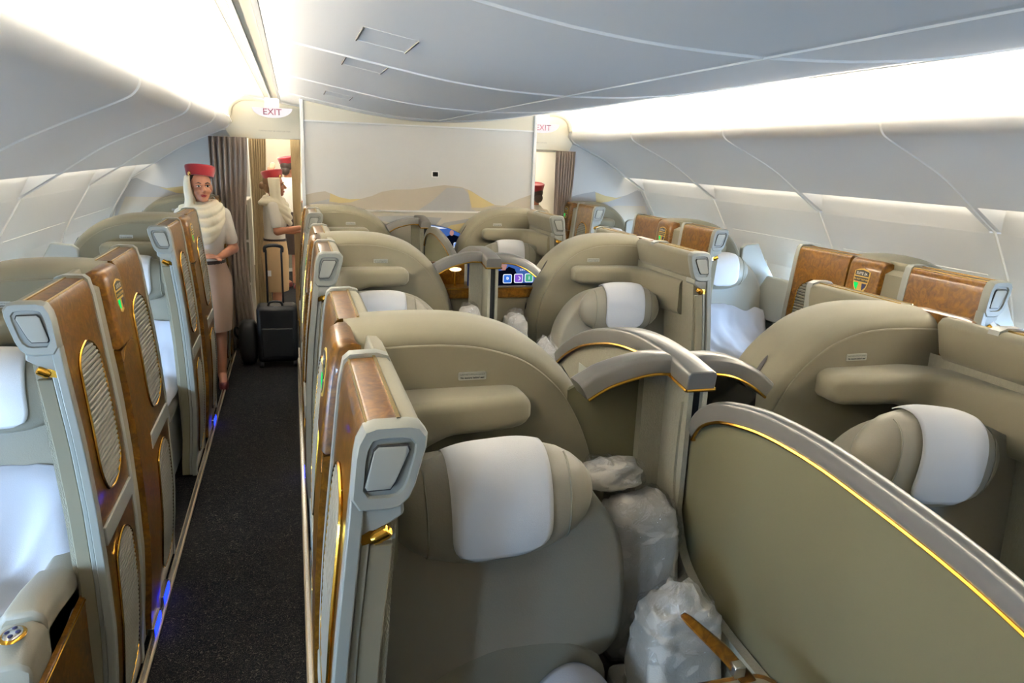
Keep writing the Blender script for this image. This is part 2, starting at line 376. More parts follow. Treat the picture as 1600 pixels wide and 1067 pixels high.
HY = 7.30
def side_bulk(sgn, name):
    T = Tside(sgn)
    out = [(1.60, 0), (1.60, 1.96)] + [(1.56, 1.97), (1.70, 2.02)] + [(o, z) for o, z in BIN[26:]] + REV[1:] + WALL[1:]
    b = struct(G(T).prism_y([(1.60, 0), (1.60, 2.03), (1.70, 2.02), (1.852, 1.95), (2.03, 1.865), (2.16, 1.783), (2.262, 1.712), (2.453, 1.586)] + WALL[1:], HY, HY + .04).obj(name, 'board'))
    def mu(o, m, d): G(T).prism_y(o, HY - d, HY).obj('dune_print', m, b, smooth=0)
    mu([(1.66, .9), (1.66, 1.50), (1.80, 1.535), (1.93, 1.56), (2.05, 1.52), (2.18, 1.50), (2.30, 1.53), (2.42, 1.585), (2.46, 1.57), (2.60, 1.33), (2.70, .9)], 'dune_grey', .002)
    mu([(1.94, 1.555), (2.05, 1.52), (2.18, 1.50), (2.25, 1.51), (2.10, 1.46), (1.96, 1.44)], 'dune_gold', .003)
    mu([(1.66, 1.36), (1.78, 1.40), (1.95, 1.36), (1.80, 1.32), (1.66, 1.30)], 'dune_gold', .003)
    mu([(1.66, 1.28), (1.9, 1.36), (2.2, 1.42), (2.52, 1.42), (2.62, 1.2), (1.9, 1.2)], 'dune_tan', .0025)
    # header above the aisle opening
    h = [(1.01, 1.965), (1.62, 1.955), (1.66, 2.03), (1.60, 2.10), (1.63, 2.17), (1.60, 2.24), (1.50, 2.30), (1.3, 2.292), (1.01, 2.25)]
    hd = G(T).prism_y(h, HY - .01, HY + .06).obj('header_panel', 'cream', b, bevel=.006)
    arch = cr([(1.62, 2.15), (1.60, 2.24), (1.52, 2.295), (1.40, 2.305), (1.25, 2.29)], 5)
    G(T).tube([(o, HY - .02, z) for o, z in arch], .022, 10).obj('arch_trim', 'cream', b)
    v, f = text_geo('CURTAIN MUST BE OPEN FOR TAXI', .017)
    sx = 1 if sgn > 0 else 1
    G().add([(CX + sgn * 1.24 + sx * a, HY - .012, 2.03 + c) for a, c in v], f).obj('notice_print', 'dune_tan', b, smooth=0)
    return b
bL = side_bulk(-1, 'wall_bulkhead_left'); bR = side_bulk(1, 'wall_bulkhead_right')
# rounded closing caps of the bins where they meet the headers
for sgn, wall in ((1, wallR), (-1, wallL)):
    T = Tside(sgn)
    rings = []
    c = (1.95, 2.0)
    for k, (dy, s_) in enumerate(((0, 1), (.05, .985), (.08, .94), (.095, .8))):
        rings.append([(c[0] + (o - c[0]) * s_, 7.219 + dy, c[1] + (z - c[1]) * s_) for o, z in BIN])
    G(T).loft(rings, close=False, caps=False).obj('bin_end', 'binwhite', wall)

def exit_sign(x, y, z, label):
    t = thing('exit_sign', (x, y, z), label, 'exit sign', 'illuminated exit signs')
    out = [(x + .165 * math.cos(a), z - .012 + .082 * math.sin(a)) for a in [PI + PI * k / 20 for k in range(21)]]
    G().prism_y(out, y - .02, y + .02).obj('sign_panel', 'exit', t, bevel=.003)
    G().box(x - .06, x + .06, y - .02, y + .02, z - .012, z + .07).obj('bracket', 'white', t, bevel=.003)
    v, f = text_geo('EXIT', .072, .0008)
    G().add([(x + a * 1.05, y - .0215, z - .048 + c) for a, c in v], f).obj('lettering', 'lettering', t, smooth=0)
mat('lettering', (110, 50, 70), .6)
exit_sign(-.145, 6.9, 2.225, 'half-round white EXIT sign over the left aisle')
exit_sign(2.295, 6.9, 2.205, 'half-round white EXIT sign partly hidden by the bulkhead edge')

def curtain(name, pts, z0, z1, m, label, r=.022):
    g = G(); n = 90
    def P(u):
        k = u * (len(pts) - 1); i = min(int(k), len(pts) - 2); t = k - i
        return Vector(pts[i]).lerp(Vector(pts[i + 1]), t)
    def fn(u, v):
        p = P(u); q = P(min(1, u + .01)) - P(max(0, u - .01)); nrm = Vector((-q.y, q.x)).normalized()
        a = r * math.sin(u * 2 * PI * 7 + .6 * math.sin(v * 4)) * (1 - .25 * math.sin(v * PI)) + .4 * r * math.sin(u * 41)
        pin = 1 - .22 * math.sin(v * PI) ** 2
        cx = P(.3); p = cx + (p - cx) * pin
        return (p.x + nrm.x * a, p.y + nrm.y * a, z0 + (z1 - z0) * v)
    g.grid(fn, n, 14); o = g.obj(name, m, None, solid=.004, smooth=80)
    return tag(o, label, 'curtain')
curtain('curtain', [(-.70, 7.22), (-.38, 7.24)], .02, 1.965, 'curtain', 'brown grey curtain gathered beside the woman in the cream scarf')
curtain('curtain', [(2.56, 7.22), (2.77, 7.24)], .02, 1.955, 'curtain', 'brown grey curtain gathered at the right aisle doorway')
curtain('curtain', [(-.42, 8.40), (-.26, 8.5)], .02, 2.06, 'curtain_tan', 'tan curtain behind the left doorway next to the brown one', .016)
curtain('curtain', [(0.0, 8.45), (.09, 8.3)], .02, 2.02, 'curtain_tan', 'narrow tan curtain at the right jamb of the left doorway', .014)

# ------------------------------------------------------------------ what shows through the doorways
def cabinet(x0, x1, y0, y1, z1, label, rows):
    t = thing('galley_cabinet', ((x0 + x1) / 2, (y0 + y1) / 2, 0), label, 'cabinet')
    G().box(x0, x1, y0, y1, 0, z1).obj('body', 'board_low', t, bevel=.008)
    for a, b in zip(rows, rows[1:]):
        d = G().box(x0 + .015, x1 - .015, y0 - .012, y0, a + .012, b - .012).obj('door', 'suede', t, bevel=.01)
        G().box(x0 + .05, x0 + .12, y0 - .02, y0 - .012, b - .07, b - .05).obj('latch', 'chrome', d, bevel=.002)
cabinet(-1.0, -.42, 7.75, 8.3, 1.38, 'grey galley cabinet with stacked doors behind the left curtain', [.05, .55, .98, 1.35])
cabinet(2.86, 3.3, 7.9, 8.8, 1.95, 'cream galley cabinet beyond the right doorway', [.05, .9, 1.9])
G().box(-1.4, -.46, 8.9, 9.0, 0, 2.1).obj('partition', 'board', wallL)
G().box(2.9, 4.0, 9.0, 9.1, 0, 2.1).obj('partition', 'cream', wallR)
for x in (-.30, 2.45):
    o = G().box(x - .22, x + .22, 8.6, 11.5, 2.17, 2.19).obj('ceiling_lamp', 'corridor')
    tag(o, 'bright ceiling light panel in the cabin beyond the %s doorway' % ('left' if x < 0 else 'right'), 'light')
cabinet(-.25, .25, 12.05, 12.6, 1.15, 'far grey cabinet at the end of the left aisle', [.05, .55, 1.1])

# ------------------------------------------------------------------ suites
FX = [(0, .045), (.1, .042), (.25, .028), (.41, .019), (.63, .022), (.84, .030), (1.04, .044), (1.23, .065), (1.32, .074), (1.40, .083), (1.44, .092), (1.455, .104)]
def fx(z): return lerp_tab(FX, z)
def face_curve(z0, z1, n=14): return [(fx(z0 + (z1 - z0) * k / n), z0 + (z1 - z0) * k / n) for k in range(n + 1)]
def panel_section(ztop=1.455):
    o = face_curve(.03, 1.40, 14) + [(fx(1.42), 1.425), (.091, 1.441), (.098, 1.450), (.108, 1.455), (.155, 1.457)]
    return o + [(.155, 1.44), (.145, 1.38), (.125, 1.30), (.110, 1.15), (.09, .95), (.075, .7), (.065, .4), (.06, .03)]
def on_face(T, yz, d):                       # flat print or trim lying on the leaning aisle face
    return [(fx(z) - d, y, z) for y, z in yz]
def face_poly(T, yz, d0, d1):
    return G(T).loft([on_face(T, yz, d0), on_face(T, yz, d1)])
def inset(T, root, ya, yb, za, zb, lowcut=False):
    w_ = yb - ya; r = min(.06, w_ * .32)
    out = rrect(ya, yb, za, zb, .02, 3)
    out = [(ya + r * .2, zb - .10), (ya + r * .55, zb - .03), (ya + w_ * .42, zb), (ya + w_ * .66, zb - .004), (yb - .02, zb - .05), (yb - .004, zb - .12), (yb, za + .10), (yb - .02, za + .04), (yb - w_ * .4, za), (ya + w_ * .3, za + .004), (ya + .03, za + .03), (ya, za + .12)]
    out = cr(out, 4, True)
    d = face_poly(T, out, -.004, .0015).obj('inset_backing', 'darkgap', root, smooth=0)
    G(T).tube([(fx(z) - .004, y, z) for y, z in out], .0042, 6, True).obj('gold_border', 'gold', root)
    # horizontal tambour ribs, clipped to the outline
    g = G(T); p = .0165; z = za + .012
    while z < zb - .008:
        ys = []
        for (y1, z1), (y2, z2) in zip(out, out[1:] + out[:1]):
            if (z1 - z) * (z2 - z) < 0: ys.append(y1 + (y2 - y1) * (z - z1) / (z2 - z1))
        if len(ys) >= 2:
            a, b = min(ys) + .004, max(ys) - .004; x = fx(z)
            sec = [(x - .001, z - .0072), (x - .0055, z - .005), (x - .007, z), (x - .0055, z + .005), (x - .001, z + .0072)]
            g.loft([[(q, a, zz) for q, zz in sec], [(q, b, zz) for q, zz in sec]])
        z += p
    g.obj('tambour_shutter', 'tambour', root)

OUT0 = [(.124, 1.408), (.238, 1.415), (.369, 1.414), (.471, 1.400), (.578, 1.361), (.672, 1.285), (.734, 1.189), (.775, 1.09), (.794, 1.0), (.80, .85)]
def shell_parts(T, root, m, narrow=0):
    arc = [(x - narrow * max(0, min(1, (x - .2) / .4)), z) for x, z in cr(OUT0, 5)]
    nrm = []
    for i, p in enumerate(arc):
        a = arc[max(0, i - 1)]; b = arc[min(len(arc) - 1, i + 1)]; tx, tz = b[0] - a[0], b[1] - a[1]; L = math.hypot(tx, tz)
        nrm.append((-tz / L, tx / L))
    nrm[0] = (0, 1)
    def ring(y, d, dy=0):
        pts = [(.115, y, .0)] + [(.115, y, 1.408 + d)] + [(p[0] + n[0] * d if i else .124, y, p[1] + n[1] * d) for i, (p, n) in enumerate(zip(arc, nrm))] + [(.80 - narrow + d, y, 0)]
        return pts
    G(T).loft([ring(1.787, -.002), ring(1.787, .0), ring(1.79, .012), ring(1.802, .024), ring(1.825, .036), ring(1.86, .044), ring(1.92, .047), ring(1.985, .046), ring(2.0, .04)]).obj('shell', 'shell', root, smooth=50)
    # front liner panel, its edge making the seam
    G(T).loft([ring(1.79, -.004), ring(1.781, -.004), ring(1.779, -.007)]).obj('liner', 'shell', root, smooth=30)
    # padded ledge that runs from the shell round onto the wing
    path = cr([(.565, 1.745), (.48, 1.742), (.36, 1.738), (.25, 1.72), (.185, 1.66), (.158, 1.55), (.148, 1.40), (.142, 1.25)], 5)
    rings = []
    N = len(path)
    for i, (x, y) in enumerate(path):
        a = path[max(0, i - 1)]; b = path[min(N - 1, i + 1)]; tx, ty = b[0] - a[0], b[1] - a[1]; L = math.hypot(tx, ty); nx, ny = ty / L, -tx / L
        if ny > 0 or nx < 0: nx, ny = -nx, -ny
        t = i / (N - 1); h = (.55, .82, .95)[i] if i < 3 else 1.0; dpt = (.050 + .03 * math.sin(PI * min(1, t * 1.6))) * (1 - .5 * max(0, t - .6) / .4) * (.8 + .2 * h)
        k_ = max(0, min(1, (t - .3) / .3)); hh = (.046 + .045 * k_) * h; zc = 1.252 - .045 * k_
        sec = [(-.05, -hh)] + [(dpt - .028 + .028 * math.cos(a), -hh + .028 * h + .028 * h * math.sin(a)) for a in [math.radians(-90 + 18 * q) for q in range(6)]]
        sec += [(dpt - .028 + .028 * math.cos(a), hh - .028 * h + .028 * h * math.sin(a)) for a in [math.radians(18 * q) for q in range(6)]] + [(-.05, hh)]
        rings.append([(x + nx * s_, y + ny * s_, zc + q) for s_, q in sec])
    G(T).loft(rings).obj('padded_ledge', 'shell', root, smooth=60)
    # dark perforated speaker niche in the corner
    R = Matrix.Rotation(math.radians(-40), 3, 'Z')
    G(T).ell((.235, 1.70, 1.115), (.115, .02, .07), 20, 10, 1, R).obj('speaker_grille', 'suede', root)
    # slots in the rolled edge
    for u in (.62, .86):
        i = int(u * (len(arc) - 1)); p = arc[i]; n = nrm[i]; q = arc[i + 2]
        ang = math.atan2(q[1] - p[1], q[0] - p[0])
        g = G(T); c = (p[0] + n[0] * .045, 1.88, p[1] + n[1] * .045)
        g.ell(c, (.05 if u < .7 else .022, .010, .002), 16, 6, 1, Matrix.Rotation(-ang, 3, 'Y')); g.obj('vent_slot', 'darkgap', root)
def shell_label(T, m, root):
    cx, cz = (.43, 1.327)
    pl = G(T).prism_y(rrect(cx - .037, cx + .037, cz - .0105, cz + .0105, .003, 2), 1.7765, 1.779).obj('notice_plate', 'tagplate', root)
    v, f = text_geo('No storage behind seat', .0078, .0003)
    G(T).add([(cx + m * a * .85, 1.776, cz - .0045 + c) for a, c in v], f).obj('notice_text', 'inkblack', pl, smooth=0)
    v, f = text_geo('\u062f\u0639\u0642\u0645\u0644\u0627 \u0641\u0644\u062e \u0629\u0639\u062a\u0645\u0623\u0644\u0627 \u0639\u0636\u0648\u0628 \u062d\u0645\u0633\u064a \u0644\u0627', .0070, .0002)
    if v:
        wd = max(a for a, c in v) - min(a for a, c in v)
        k = .066 / wd
        G(T).add([(cx + m * a * k, 1.776, cz + .005 + c * min(1, k)) for a, c in v], f).obj('notice_text', 'inkblack', pl, smooth=0)

CAP = [(.101, 1.456), (.180, 1.456), (.196, 1.434), (.170, 1.338), (.146, 1.316), (.074, 1.318), (.084, 1.424)]
def scale_out(o, s):
    cx = sum(p[0] for p in o) / len(o); cz = sum(p[1] for p in o) / len(o); return [(cx + (x - cx) * s, cz + (z - cz) * s) for x, z in o]
def wing_parts(T, m, root):
    ya, yb = 1.135, 1.53
    G(T).prism_y(panel_section(), ya, yb).obj('wood_panel', 'wood', root, smooth=40)
    G(T).box(.150, .1565, ya, yb, 1.4545, 1.4605).obj('strip_or_highlight', 'goldpale', root)
    G(T).tube([(.1015, ya, 1.4535), (.1015, yb, 1.4535)], .003, 6).obj('strip_or_highlight', 'goldpale', root)  # highlight along the rounded wood edge, built as a thin bright tube
    G(T).prism_y([(.1565, 1.457), (.180, 1.454), (.193, 1.440), (.195, 1.432), (.170, 1.342), (.150, 1.32), (.125, 1.32), (.146, 1.40)], ya, yb + .2).obj('inner_pad', 'shell', root, smooth=60, bevel=.004)
    G(T).prism_y([(.150, 1.33), (.150, 1.28), (.135, 1.05), (.118, .8), (.108, .4), (.105, .03), (.06, .03), (.075, .7), (.09, .95), (.11, 1.15), (.125, 1.32)], ya + .005, 1.80).obj('inner_wall', 'weave', root, smooth=50)
    # framed end cap with its inset plate
    rnd = []
    for a, b in zip(CAP, CAP[1:] + CAP[:1]):
        for t in (.18, .82): rnd.append((a[0] + (b[0] - a[0]) * t, a[1] + (b[1] - a[1]) * t))
    big = scale_out(rnd, 1.07)
    c = G(T).loft([[(x, ya + .006, z) for x, z in big], [(x, ya - .022, z) for x, z in big], [(x, ya - .030, z) for x, z in scale_out(rnd, .99)], [(x, ya - .030, z) for x, z in scale_out(rnd, .74)], [(x, ya - .024, z) for x, z in scale_out(rnd, .70)]]).obj('end_cap', 'plastic', root, smooth=35)
    pl = [(.117, 1.425), (.163, 1.424), (.166, 1.416), (.143, 1.363), (.135, 1.352), (.098, 1.352), (.095, 1.358), (.110, 1.418)]
    G(T).loft([[(x, ya - .022, z) for x, z in pl], [(x, ya - .031, z) for x, z in pl], [(x, ya - .032, z) for x, z in scale_out(pl, .95)]]).obj('cap_plate', 'plastic_in', c, smooth=30)
    G(T).loft([[(x, ya - .0235, z) for x, z in scale_out(pl, 1.06)], [(x, ya - .0305, z) for x, z in scale_out(pl, 1.06)]]).obj('cap_groove', 'darkgap', c, smooth=30)
    # rear frame of the wing and the tracks beside it
    sec = [(x - .004, z) for x, z in face_curve(.02, 1.40, 14)] + [(.090, 1.452), (.104, 1.464), (.16, 1.466), (.185, 1.458), (.190, 1.44), (.15, 1.40), (.10, 1.1), (.07, .6), (.06, .02)]
    G(T).prism_y(sec, yb, yb + .035).obj('rear_frame', 'plastic', root, smooth=40)
    G(T).prism_y([(x + .012, z) for x, z in face_curve(.02, 1.40, 14)] + [(.14, 1.42), (.10, 1.1), (.08, .6), (.07, .02)], yb + .035, 1.70).obj('door_jamb', 'shell', root, smooth=40)
    # front post in three layers sweeping down from the cap
    for k, (o0, o1, y0_, y1_, mt) in enumerate(((-.004, .020, ya - .026, ya + .012, 'plastic'), (.022, .036, ya - .012, ya + .014, 'plastic'), (.036, .076, ya - .008, ya + .075, 'shell'))):
        cz = face_curve(.02, 1.335 if k < 2 else 1.24, 16)
        G(T).prism_y([(x + o0, z) for x, z in cz] + [(x + o1, z) for x, z in cz[::-1]], y0_, y1_).obj('front_post', mt, root, smooth=40, bevel=.003)
    # reading lamp under the cap
    h = G(T).loft([[(.078, ya - .018, 1.325), (.158, ya - .018, 1.325), (.158, ya + .07, 1.325), (.078, ya + .07, 1.325)],
                   [(.075, ya - .02, 1.305), (.160, ya - .02, 1.300), (.160, ya + .07, 1.300), (.075, ya + .07, 1.305)],
                   [(.072, ya - .016, 1.285), (.140, ya - .016, 1.285), (.140, ya + .06, 1.285), (.072, ya + .06, 1.285)],
                   [(.068, ya - .010, 1.250), (.086, ya - .010, 1.256), (.086, ya + .04, 1.256), (.068, ya + .04, 1.250)]]).obj('lamp_housing', 'plastic_in', root, bevel=.005)
    R = Matrix.Rotation(math.radians(58), 3, 'Y') @ Matrix.Rotation(math.radians(15), 3, 'X')
    lp = G(T).lathe([(.002, -.014), (.0125, -.014), (.014, -.004), (.0125, .0), (.013, .010), (.011, .017), (.008, .018), (.002, .015)], (.121, ya - .012, 1.262), 16, R).obj('reading_lamp', 'gold', h)
    G(T).prism_y([(.086, 1.262), (.112, 1.278), (.110, 1.25), (.090, 1.246)], ya - .014, ya - .004).obj('lamp_plate', 'gold', h)
    inset(T, root, ya + .085, yb - .065, .83, 1.29)
    inset(T, root, ya + .085, yb - .065, .10, .66)
    face_poly(T, [(ya + .02, .705), (yb, .705), (yb, .765), (ya + .02, .765)], -.002, .008).obj('mid_rail', 'plastic', root, bevel=.003)
    # the bottle-shaped seat trim ornament on the inner wall
    rot = [(1.26, 1.16), (1.30, 1.125), (1.37, 1.165), (1.33, 1.20)]
    o = G(T).loft([[(.128, y, z) for y, z in rot], [(.150, y, z) for y, z in rot]]).obj('socket_plate', 'gold', root, bevel=.002)

def emblem_parts(T, m, root, code):
    ya, yb = 1.685, 1.905
    def sec(d, z0, z1, zt): return [(x - d, z) for x, z in face_curve(z0, z1, 12)]
    out = sec(.018, 1.185, 1.40, 0) + [(.070, 1.425), (.078, 1.444), (.095, 1.454), (.116, 1.455), (.128, 1.45), (.130, 1.40), (.09, 1.19)]
    g = G(T)
    # rounded shoulders in plan: two rings in from each end
    def ring(y, s_): 
        return [(x + s_, y, z - s_ * .6) for x, z in out]
    g.loft([ring(ya, .012), ring(ya + .008, .004), ring(ya + .03, 0), ring(yb - .03, 0), ring(yb - .008, .004), ring(yb, .012)])
    head = g.obj('emblem_head', 'wood', root, smooth=50)
    low = face_curve(.03, 1.17, 14)
    G(T).prism_y([(x - .010, z) for x, z in low] + [(.09, 1.175), (.075, .8), (.06, .03)], ya + .004, yb - .004).obj('column', 'wood', root, smooth=40)
    G(T).tube([(fx(z) - .0105, y, z) for y, z in ((ya + .004, 1.13), (ya + .06, 1.165), (ya + .11, 1.175), (yb - .06, 1.175), (yb - .004, 1.16))], .003, 6).obj('column_lip', 'wood', root)
    yc = 1.795; W = .052; zt, zb = 1.408, 1.283
    def sh(k): return [(yc - W * k, zt - .012), (yc - W * .5 * k, zt - .002), (yc, zt + (.002 if k == 1 else -.001)), (yc + W * .5 * k, zt - .002), (yc + W * k, zt - .012), (yc + W * k * .98, zt - .05), (yc + W * k * .84, zt - .085), (yc + W * .5 * k, zt - .112), (yc, zb + .006), (yc - W * .5 * k, zt - .112), (yc - W * k * .84, zt - .085), (yc - W * k * .98, zt - .05)]
    d = .0185
    sg = face_poly(T, sh(1.0), d - .004, d + .002).obj('suite_sign', 'signgold', head, smooth=0)
    def fp(yz, mt, nm, e=.0035): face_poly(T, yz, d, d + e).obj(nm, mt, sg, smooth=0)
    dr = -m
    fp([(yc - .044, zt - .012), (yc, zt - .005), (yc + .044, zt - .012), (yc + .044, zt - .034), (yc - .044, zt - .034)], 'signblack', 'sign_field')
    fp([(yc - .046, zt - .041), (yc + .046, zt - .041), (yc + .045, zt - .062), (yc - .045, zt - .062)], 'signblack', 'sign_field')
    fp([(yc - dr * .043, zt - .070), (yc - dr * .012, zt - .070), (yc - dr * .018, zt - .105), (yc - dr * .036, zt - .088)], 'green', 'green_lamp')
    fp([(yc + dr * .043, zt - .070), (yc + dr * .012, zt - .070), (yc + dr * .018, zt - .105), (yc + dr * .036, zt - .088)], 'signnavy', 'sign_field')
    for txt, sz, zc, mt in (('SUITE ' + code, .0185, zt - .023, 'signtext'), ('DO NOT DISTURB', .0118, zt - .0515, 'signgold')):
        v, f = text_geo(txt, sz, .0004)
        G(T).add([(fx(zc + c) - d - .0042, yc + dr * a, zc + c) for a, c in v], f).obj('sign_text', mt, sg, smooth=0)

def console_parts(T, m, root):
    ya, yb = 1.925, 2.32
    G(T).prism_y(panel_section(), ya, yb).obj('wood_panel', 'wood', root, smooth=40)
    G(T).box(.150, .1565, ya, yb, 1.4545, 1.4605).obj('strip_or_highlight', 'goldpale', root)
    G(T).tube([(.1015, ya, 1.4535), (.1015, yb, 1.4535)], .003, 6).obj('strip_or_highlight', 'goldpale', root)  # same edge highlight on the console, built as a thin bright tube
    G(T).prism_y([(.1565, 1.457), (.180, 1.454), (.193, 1.440), (.195, 1.41), (.170, 1.2), (.150, 0.03), (.07, .03), (.146, 1.40)], ya, yb).obj('inner_pad', 'shell', root, smooth=60)
    sec = [(x - .004, z) for x, z in face_curve(.02, 1.40, 14)] + [(.090, 1.452), (.104, 1.464), (.16, 1.466), (.185, 1.458), (.190, 1.44), (.19, 1.2), (.18, .02)]
    G(T).prism_y(sec, yb, yb + .03).obj('rear_frame', 'plastic', root, smooth=40)
    inset(T, root, ya + .07, yb - .05, .83, 1.29); inset(T, root, ya + .07, yb - .05, .10, .66)
    face_poly(T, [(ya, .705), (yb, .705), (yb, .765), (ya, .765)], -.002, .008).obj('mid_rail', 'plastic', root, bevel=.003)
    # television console body behind the shell, across the suite
    G(T).box(.19, .72, 2.03, 2.30, 0, .98).obj('console_body', 'suede', root, bevel=.015)
    G(T).box(.185, .725, 2.02, 2.36, .98, 1.0).obj('console_top', 'wood', root, bevel=.006)
    s_ = G(T).box(.34, .72, 2.06, 2.09, 1.005, 1.19).obj('screen_housing', 'glossblack', root, bevel=.008)
    G(T).box(.355, .705, 2.09, 2.093, 1.02, 1.175).obj('screen_glass', 'scr_navy', s_)

def pad(T, out, yb, yf, bulge, name, m, root, sc=(1.0, .985, .93, .8, .6, .35)):
    cx = sum(p[0] for p in out) / len(out); cz = sum(p[1] for p in out) / len(out)
    rs = [[(cx + (x - cx) * .97, yb, cz + (z - cz) * .97) for x, z in out], [(x, (yb + yf) / 2, z) for x, z in out]]
    for s_ in sc[1:]:
        rs.append([(cx + (x - cx) * s_, yf - bulge * (1 - s_ ** 3), cz + (z - cz) * s_) for x, z in out])
    rs.append([(cx + (x - cx) * .05, yf - bulge, cz + (z - cz) * .05) for x, z in out])
    return G(T).loft(rs).obj(name, m, root, smooth=80)

def se(c, hr, x, ph, k=1.0, n=2.6, rot=None):
    a, b, cc = hr; e = 2 / 2.3
    r = max(0.0, 1 - abs(x / a) ** 2.3) ** (1 / 2.1)
    sp = lambda v: math.copysign(abs(v) ** e, v)
    p = Vector((x, -b * r * sp(math.cos(ph)) * k, cc * r * sp(math.sin(ph)) * k))
    if rot: p = rot @ p
    return tuple(p + Vector(c))
def seat(T, m, loc, lab, hz=0.0, tilt=0.0, duvet=False, towel_lab='', arm=False, hx=.395, duvet_lab=''):
    root = thing('leather_armchair', loc, lab, 'seat', 'first class seats')
    back = cr([(.10, .58), (.098, .80), (.10, 1.02), (.13, 1.14), (.22, 1.20), (.40, 1.215), (.55, 1.195), (.65, 1.13), (.722, 1.02), (.748, .88), (.745, .76), (.715, .70), (.66, .67), (.56, .60), (.40, .56), (.2, .555)], 4, True)
    pad(T, back, 1.60, 1.45, .035, 'seat_back', 'leather', root)
    low = cr([(.20, .50), (.20, .64), (.27, .73), (.38, .785), (.48, .79), (.58, .765), (.66, .72), (.70, .66), (.70, .50)], 4)
    pad(T, low, 1.52, 1.425, .02, 'lumbar_pad', 'leather_low', root)
    G(T).box(.12, .74, .80, 1.52, .40, .50).obj('seat_cushion', 'leather', root, bevel=.045)
    G(T).box(.14, .72, .84, 1.60, .06, .41).obj('seat_base', 'plastic', root, bevel=.02)
    G(T).box(.16, .70, .70, .80, .14, .47).obj('leg_rest', 'leather', root, bevel=.03)
    G(T).box(.735, .80, .95, 1.50, .30, .62).obj('armrest', 'leather', root, bevel=.02)
    hr = (.226, .088, .132); c = (hx, 1.41, 1.128 + hz); rot = Matrix.Rotation(tilt, 3, 'Y')
    g = G(T); e = 2 / 2.6
    rings = []
    xs = [-.9995, -.995, -.98, -.95, -.90, -.8, -.65, -.4, -.15, .15, .4, .65, .8, .90, .95, .98, .995, .9995]
    g.loft([[se(c, hr, a * hr[0], 2 * PI * k / 24, 1, 2.6, rot) for k in range(24)] for a in xs])
    h = g.obj('headrest', 'leather', root, smooth=80)
    for s_ in (-1, 1):
        G(T).tube([se(c, hr, s_ * .155 + .0, math.radians(-80 + 160 * k / 12), 1.006, 2.6, rot) for k in range(13)], .0022, 5).obj('headrest_seam', 'leather_low', h)
    if arm:
        # padded arm with its oval control plate
        sec = lambda w0, w1, y, z: [(.105, y, .05), (.105 - 0, y, z), (.112, y, z + .02), (.135, y, z + .035), (.20, y, z + .03), (.215, y, z + .01), (.22, y, .05)]
        G(T).loft([sec(0, 0, .70, .46), sec(0, 0, .725, .60), sec(0, 0, .80, .64), sec(0, 0, .95, .625), sec(0, 0, 1.10, .60), sec(0, 0, 1.30, .60)]).obj('armrest', 'leather', root, smooth=50, bevel=.008)
        ap = G(T).loft([sec(0, 0, .86, .655), sec(0, 0, .875, .665), sec(0, 0, 1.0, .655), sec(0, 0, 1.14, .628)]).obj('arm_pad', 'leather', root, smooth=50, bevel=.008)
        sp = G(T).box(.088, .1045, .735, 1.30, .05, .56).obj('side_panel', 'wood', root, bevel=.003)
        G(T).tube([(.0875, .745, .06), (.0875, .745, .552), (.0875, 1.29, .552)], .003, 6).obj('gold_edge', 'gold', sp)
        cp = G(T).ell((.158, .79, .679), (.030, .040, .007), 22, 8).obj('control_plate', 'gold', root)
        G(T).ell((.158, .79, .684), (.022, .031, .0045), 20, 8).obj('control_face', 'chrome', cp)
        for dx, dy in ((0, .017), (0, -.017), (.012, 0), (-.012, 0)):
            G(T).ell((.158 + dx, .79 + dy, .6885), (.0062, .0072, .002), 12, 6).obj('control_button', 'signnavy', cp)
    # white linen cover over the headrest
    def tw(u, v):
        ph = math.radians(118 - 160 * v); half = .108
        if v > .80: half *= math.sqrt(max(.0, 1 - ((v - .80) / .2) ** 2.4)) * .45 + .55
        x = (u - .5) * 2 * half
        k = 1.045 + .006 * math.sin(9 * u + 7 * v)
        return se(c, hr, x, ph, k, 2.6, rot)
    t = G(T).grid(tw, 18, 24).obj('headrest_cover', 'towel', None, solid=.0025, smooth=80)
    # keep its origin on the headrest
    o_ = Vector(T(c))
    for v in t.data.vertices: v.co -= o_
    t.location = o_
    tag(t, towel_lab, 'headrest cover', 'white headrest covers')
    if duvet:
        prof = cr([(1.435, .845), (1.40, .80), (1.36, .70), (1.28, .60), (1.14, .56), (.98, .55), (.86, .53), (.80, .47)], 5)
        def dv(u, v):
            k = v * (len(prof) - 1); i = min(int(k), len(prof) - 2); tt = k - i
            y = prof[i][0] + (prof[i + 1][0] - prof[i][0]) * tt; z = prof[i][1] + (prof[i + 1][1] - prof[i][1]) * tt
            x = .112 + (.66) * u
            wv = noise.noise(Vector((x * 7, y * 6, loc[1]))) * .030 - abs(noise.noise(Vector((x * 9 + y * 6, y * 5 - x * 4, 3.1)))) * .030 + .02
            z += wv - .035 * (2 * u - 1) ** 4; y -= wv * .7
            if v > .92: z += .01 * math.sin(u * 15)
            return (x + .008 * math.sin(v * 17), y, z + .014)
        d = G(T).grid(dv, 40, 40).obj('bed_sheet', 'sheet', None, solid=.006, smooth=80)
        o_ = Vector(T((.4, 1.2, .55)))
        for v in d.data.vertices: v.co -= o_
        d.location = o_; tag(d, duvet_lab, 'bedding', 'white bed sheets on the window seats')
    return root

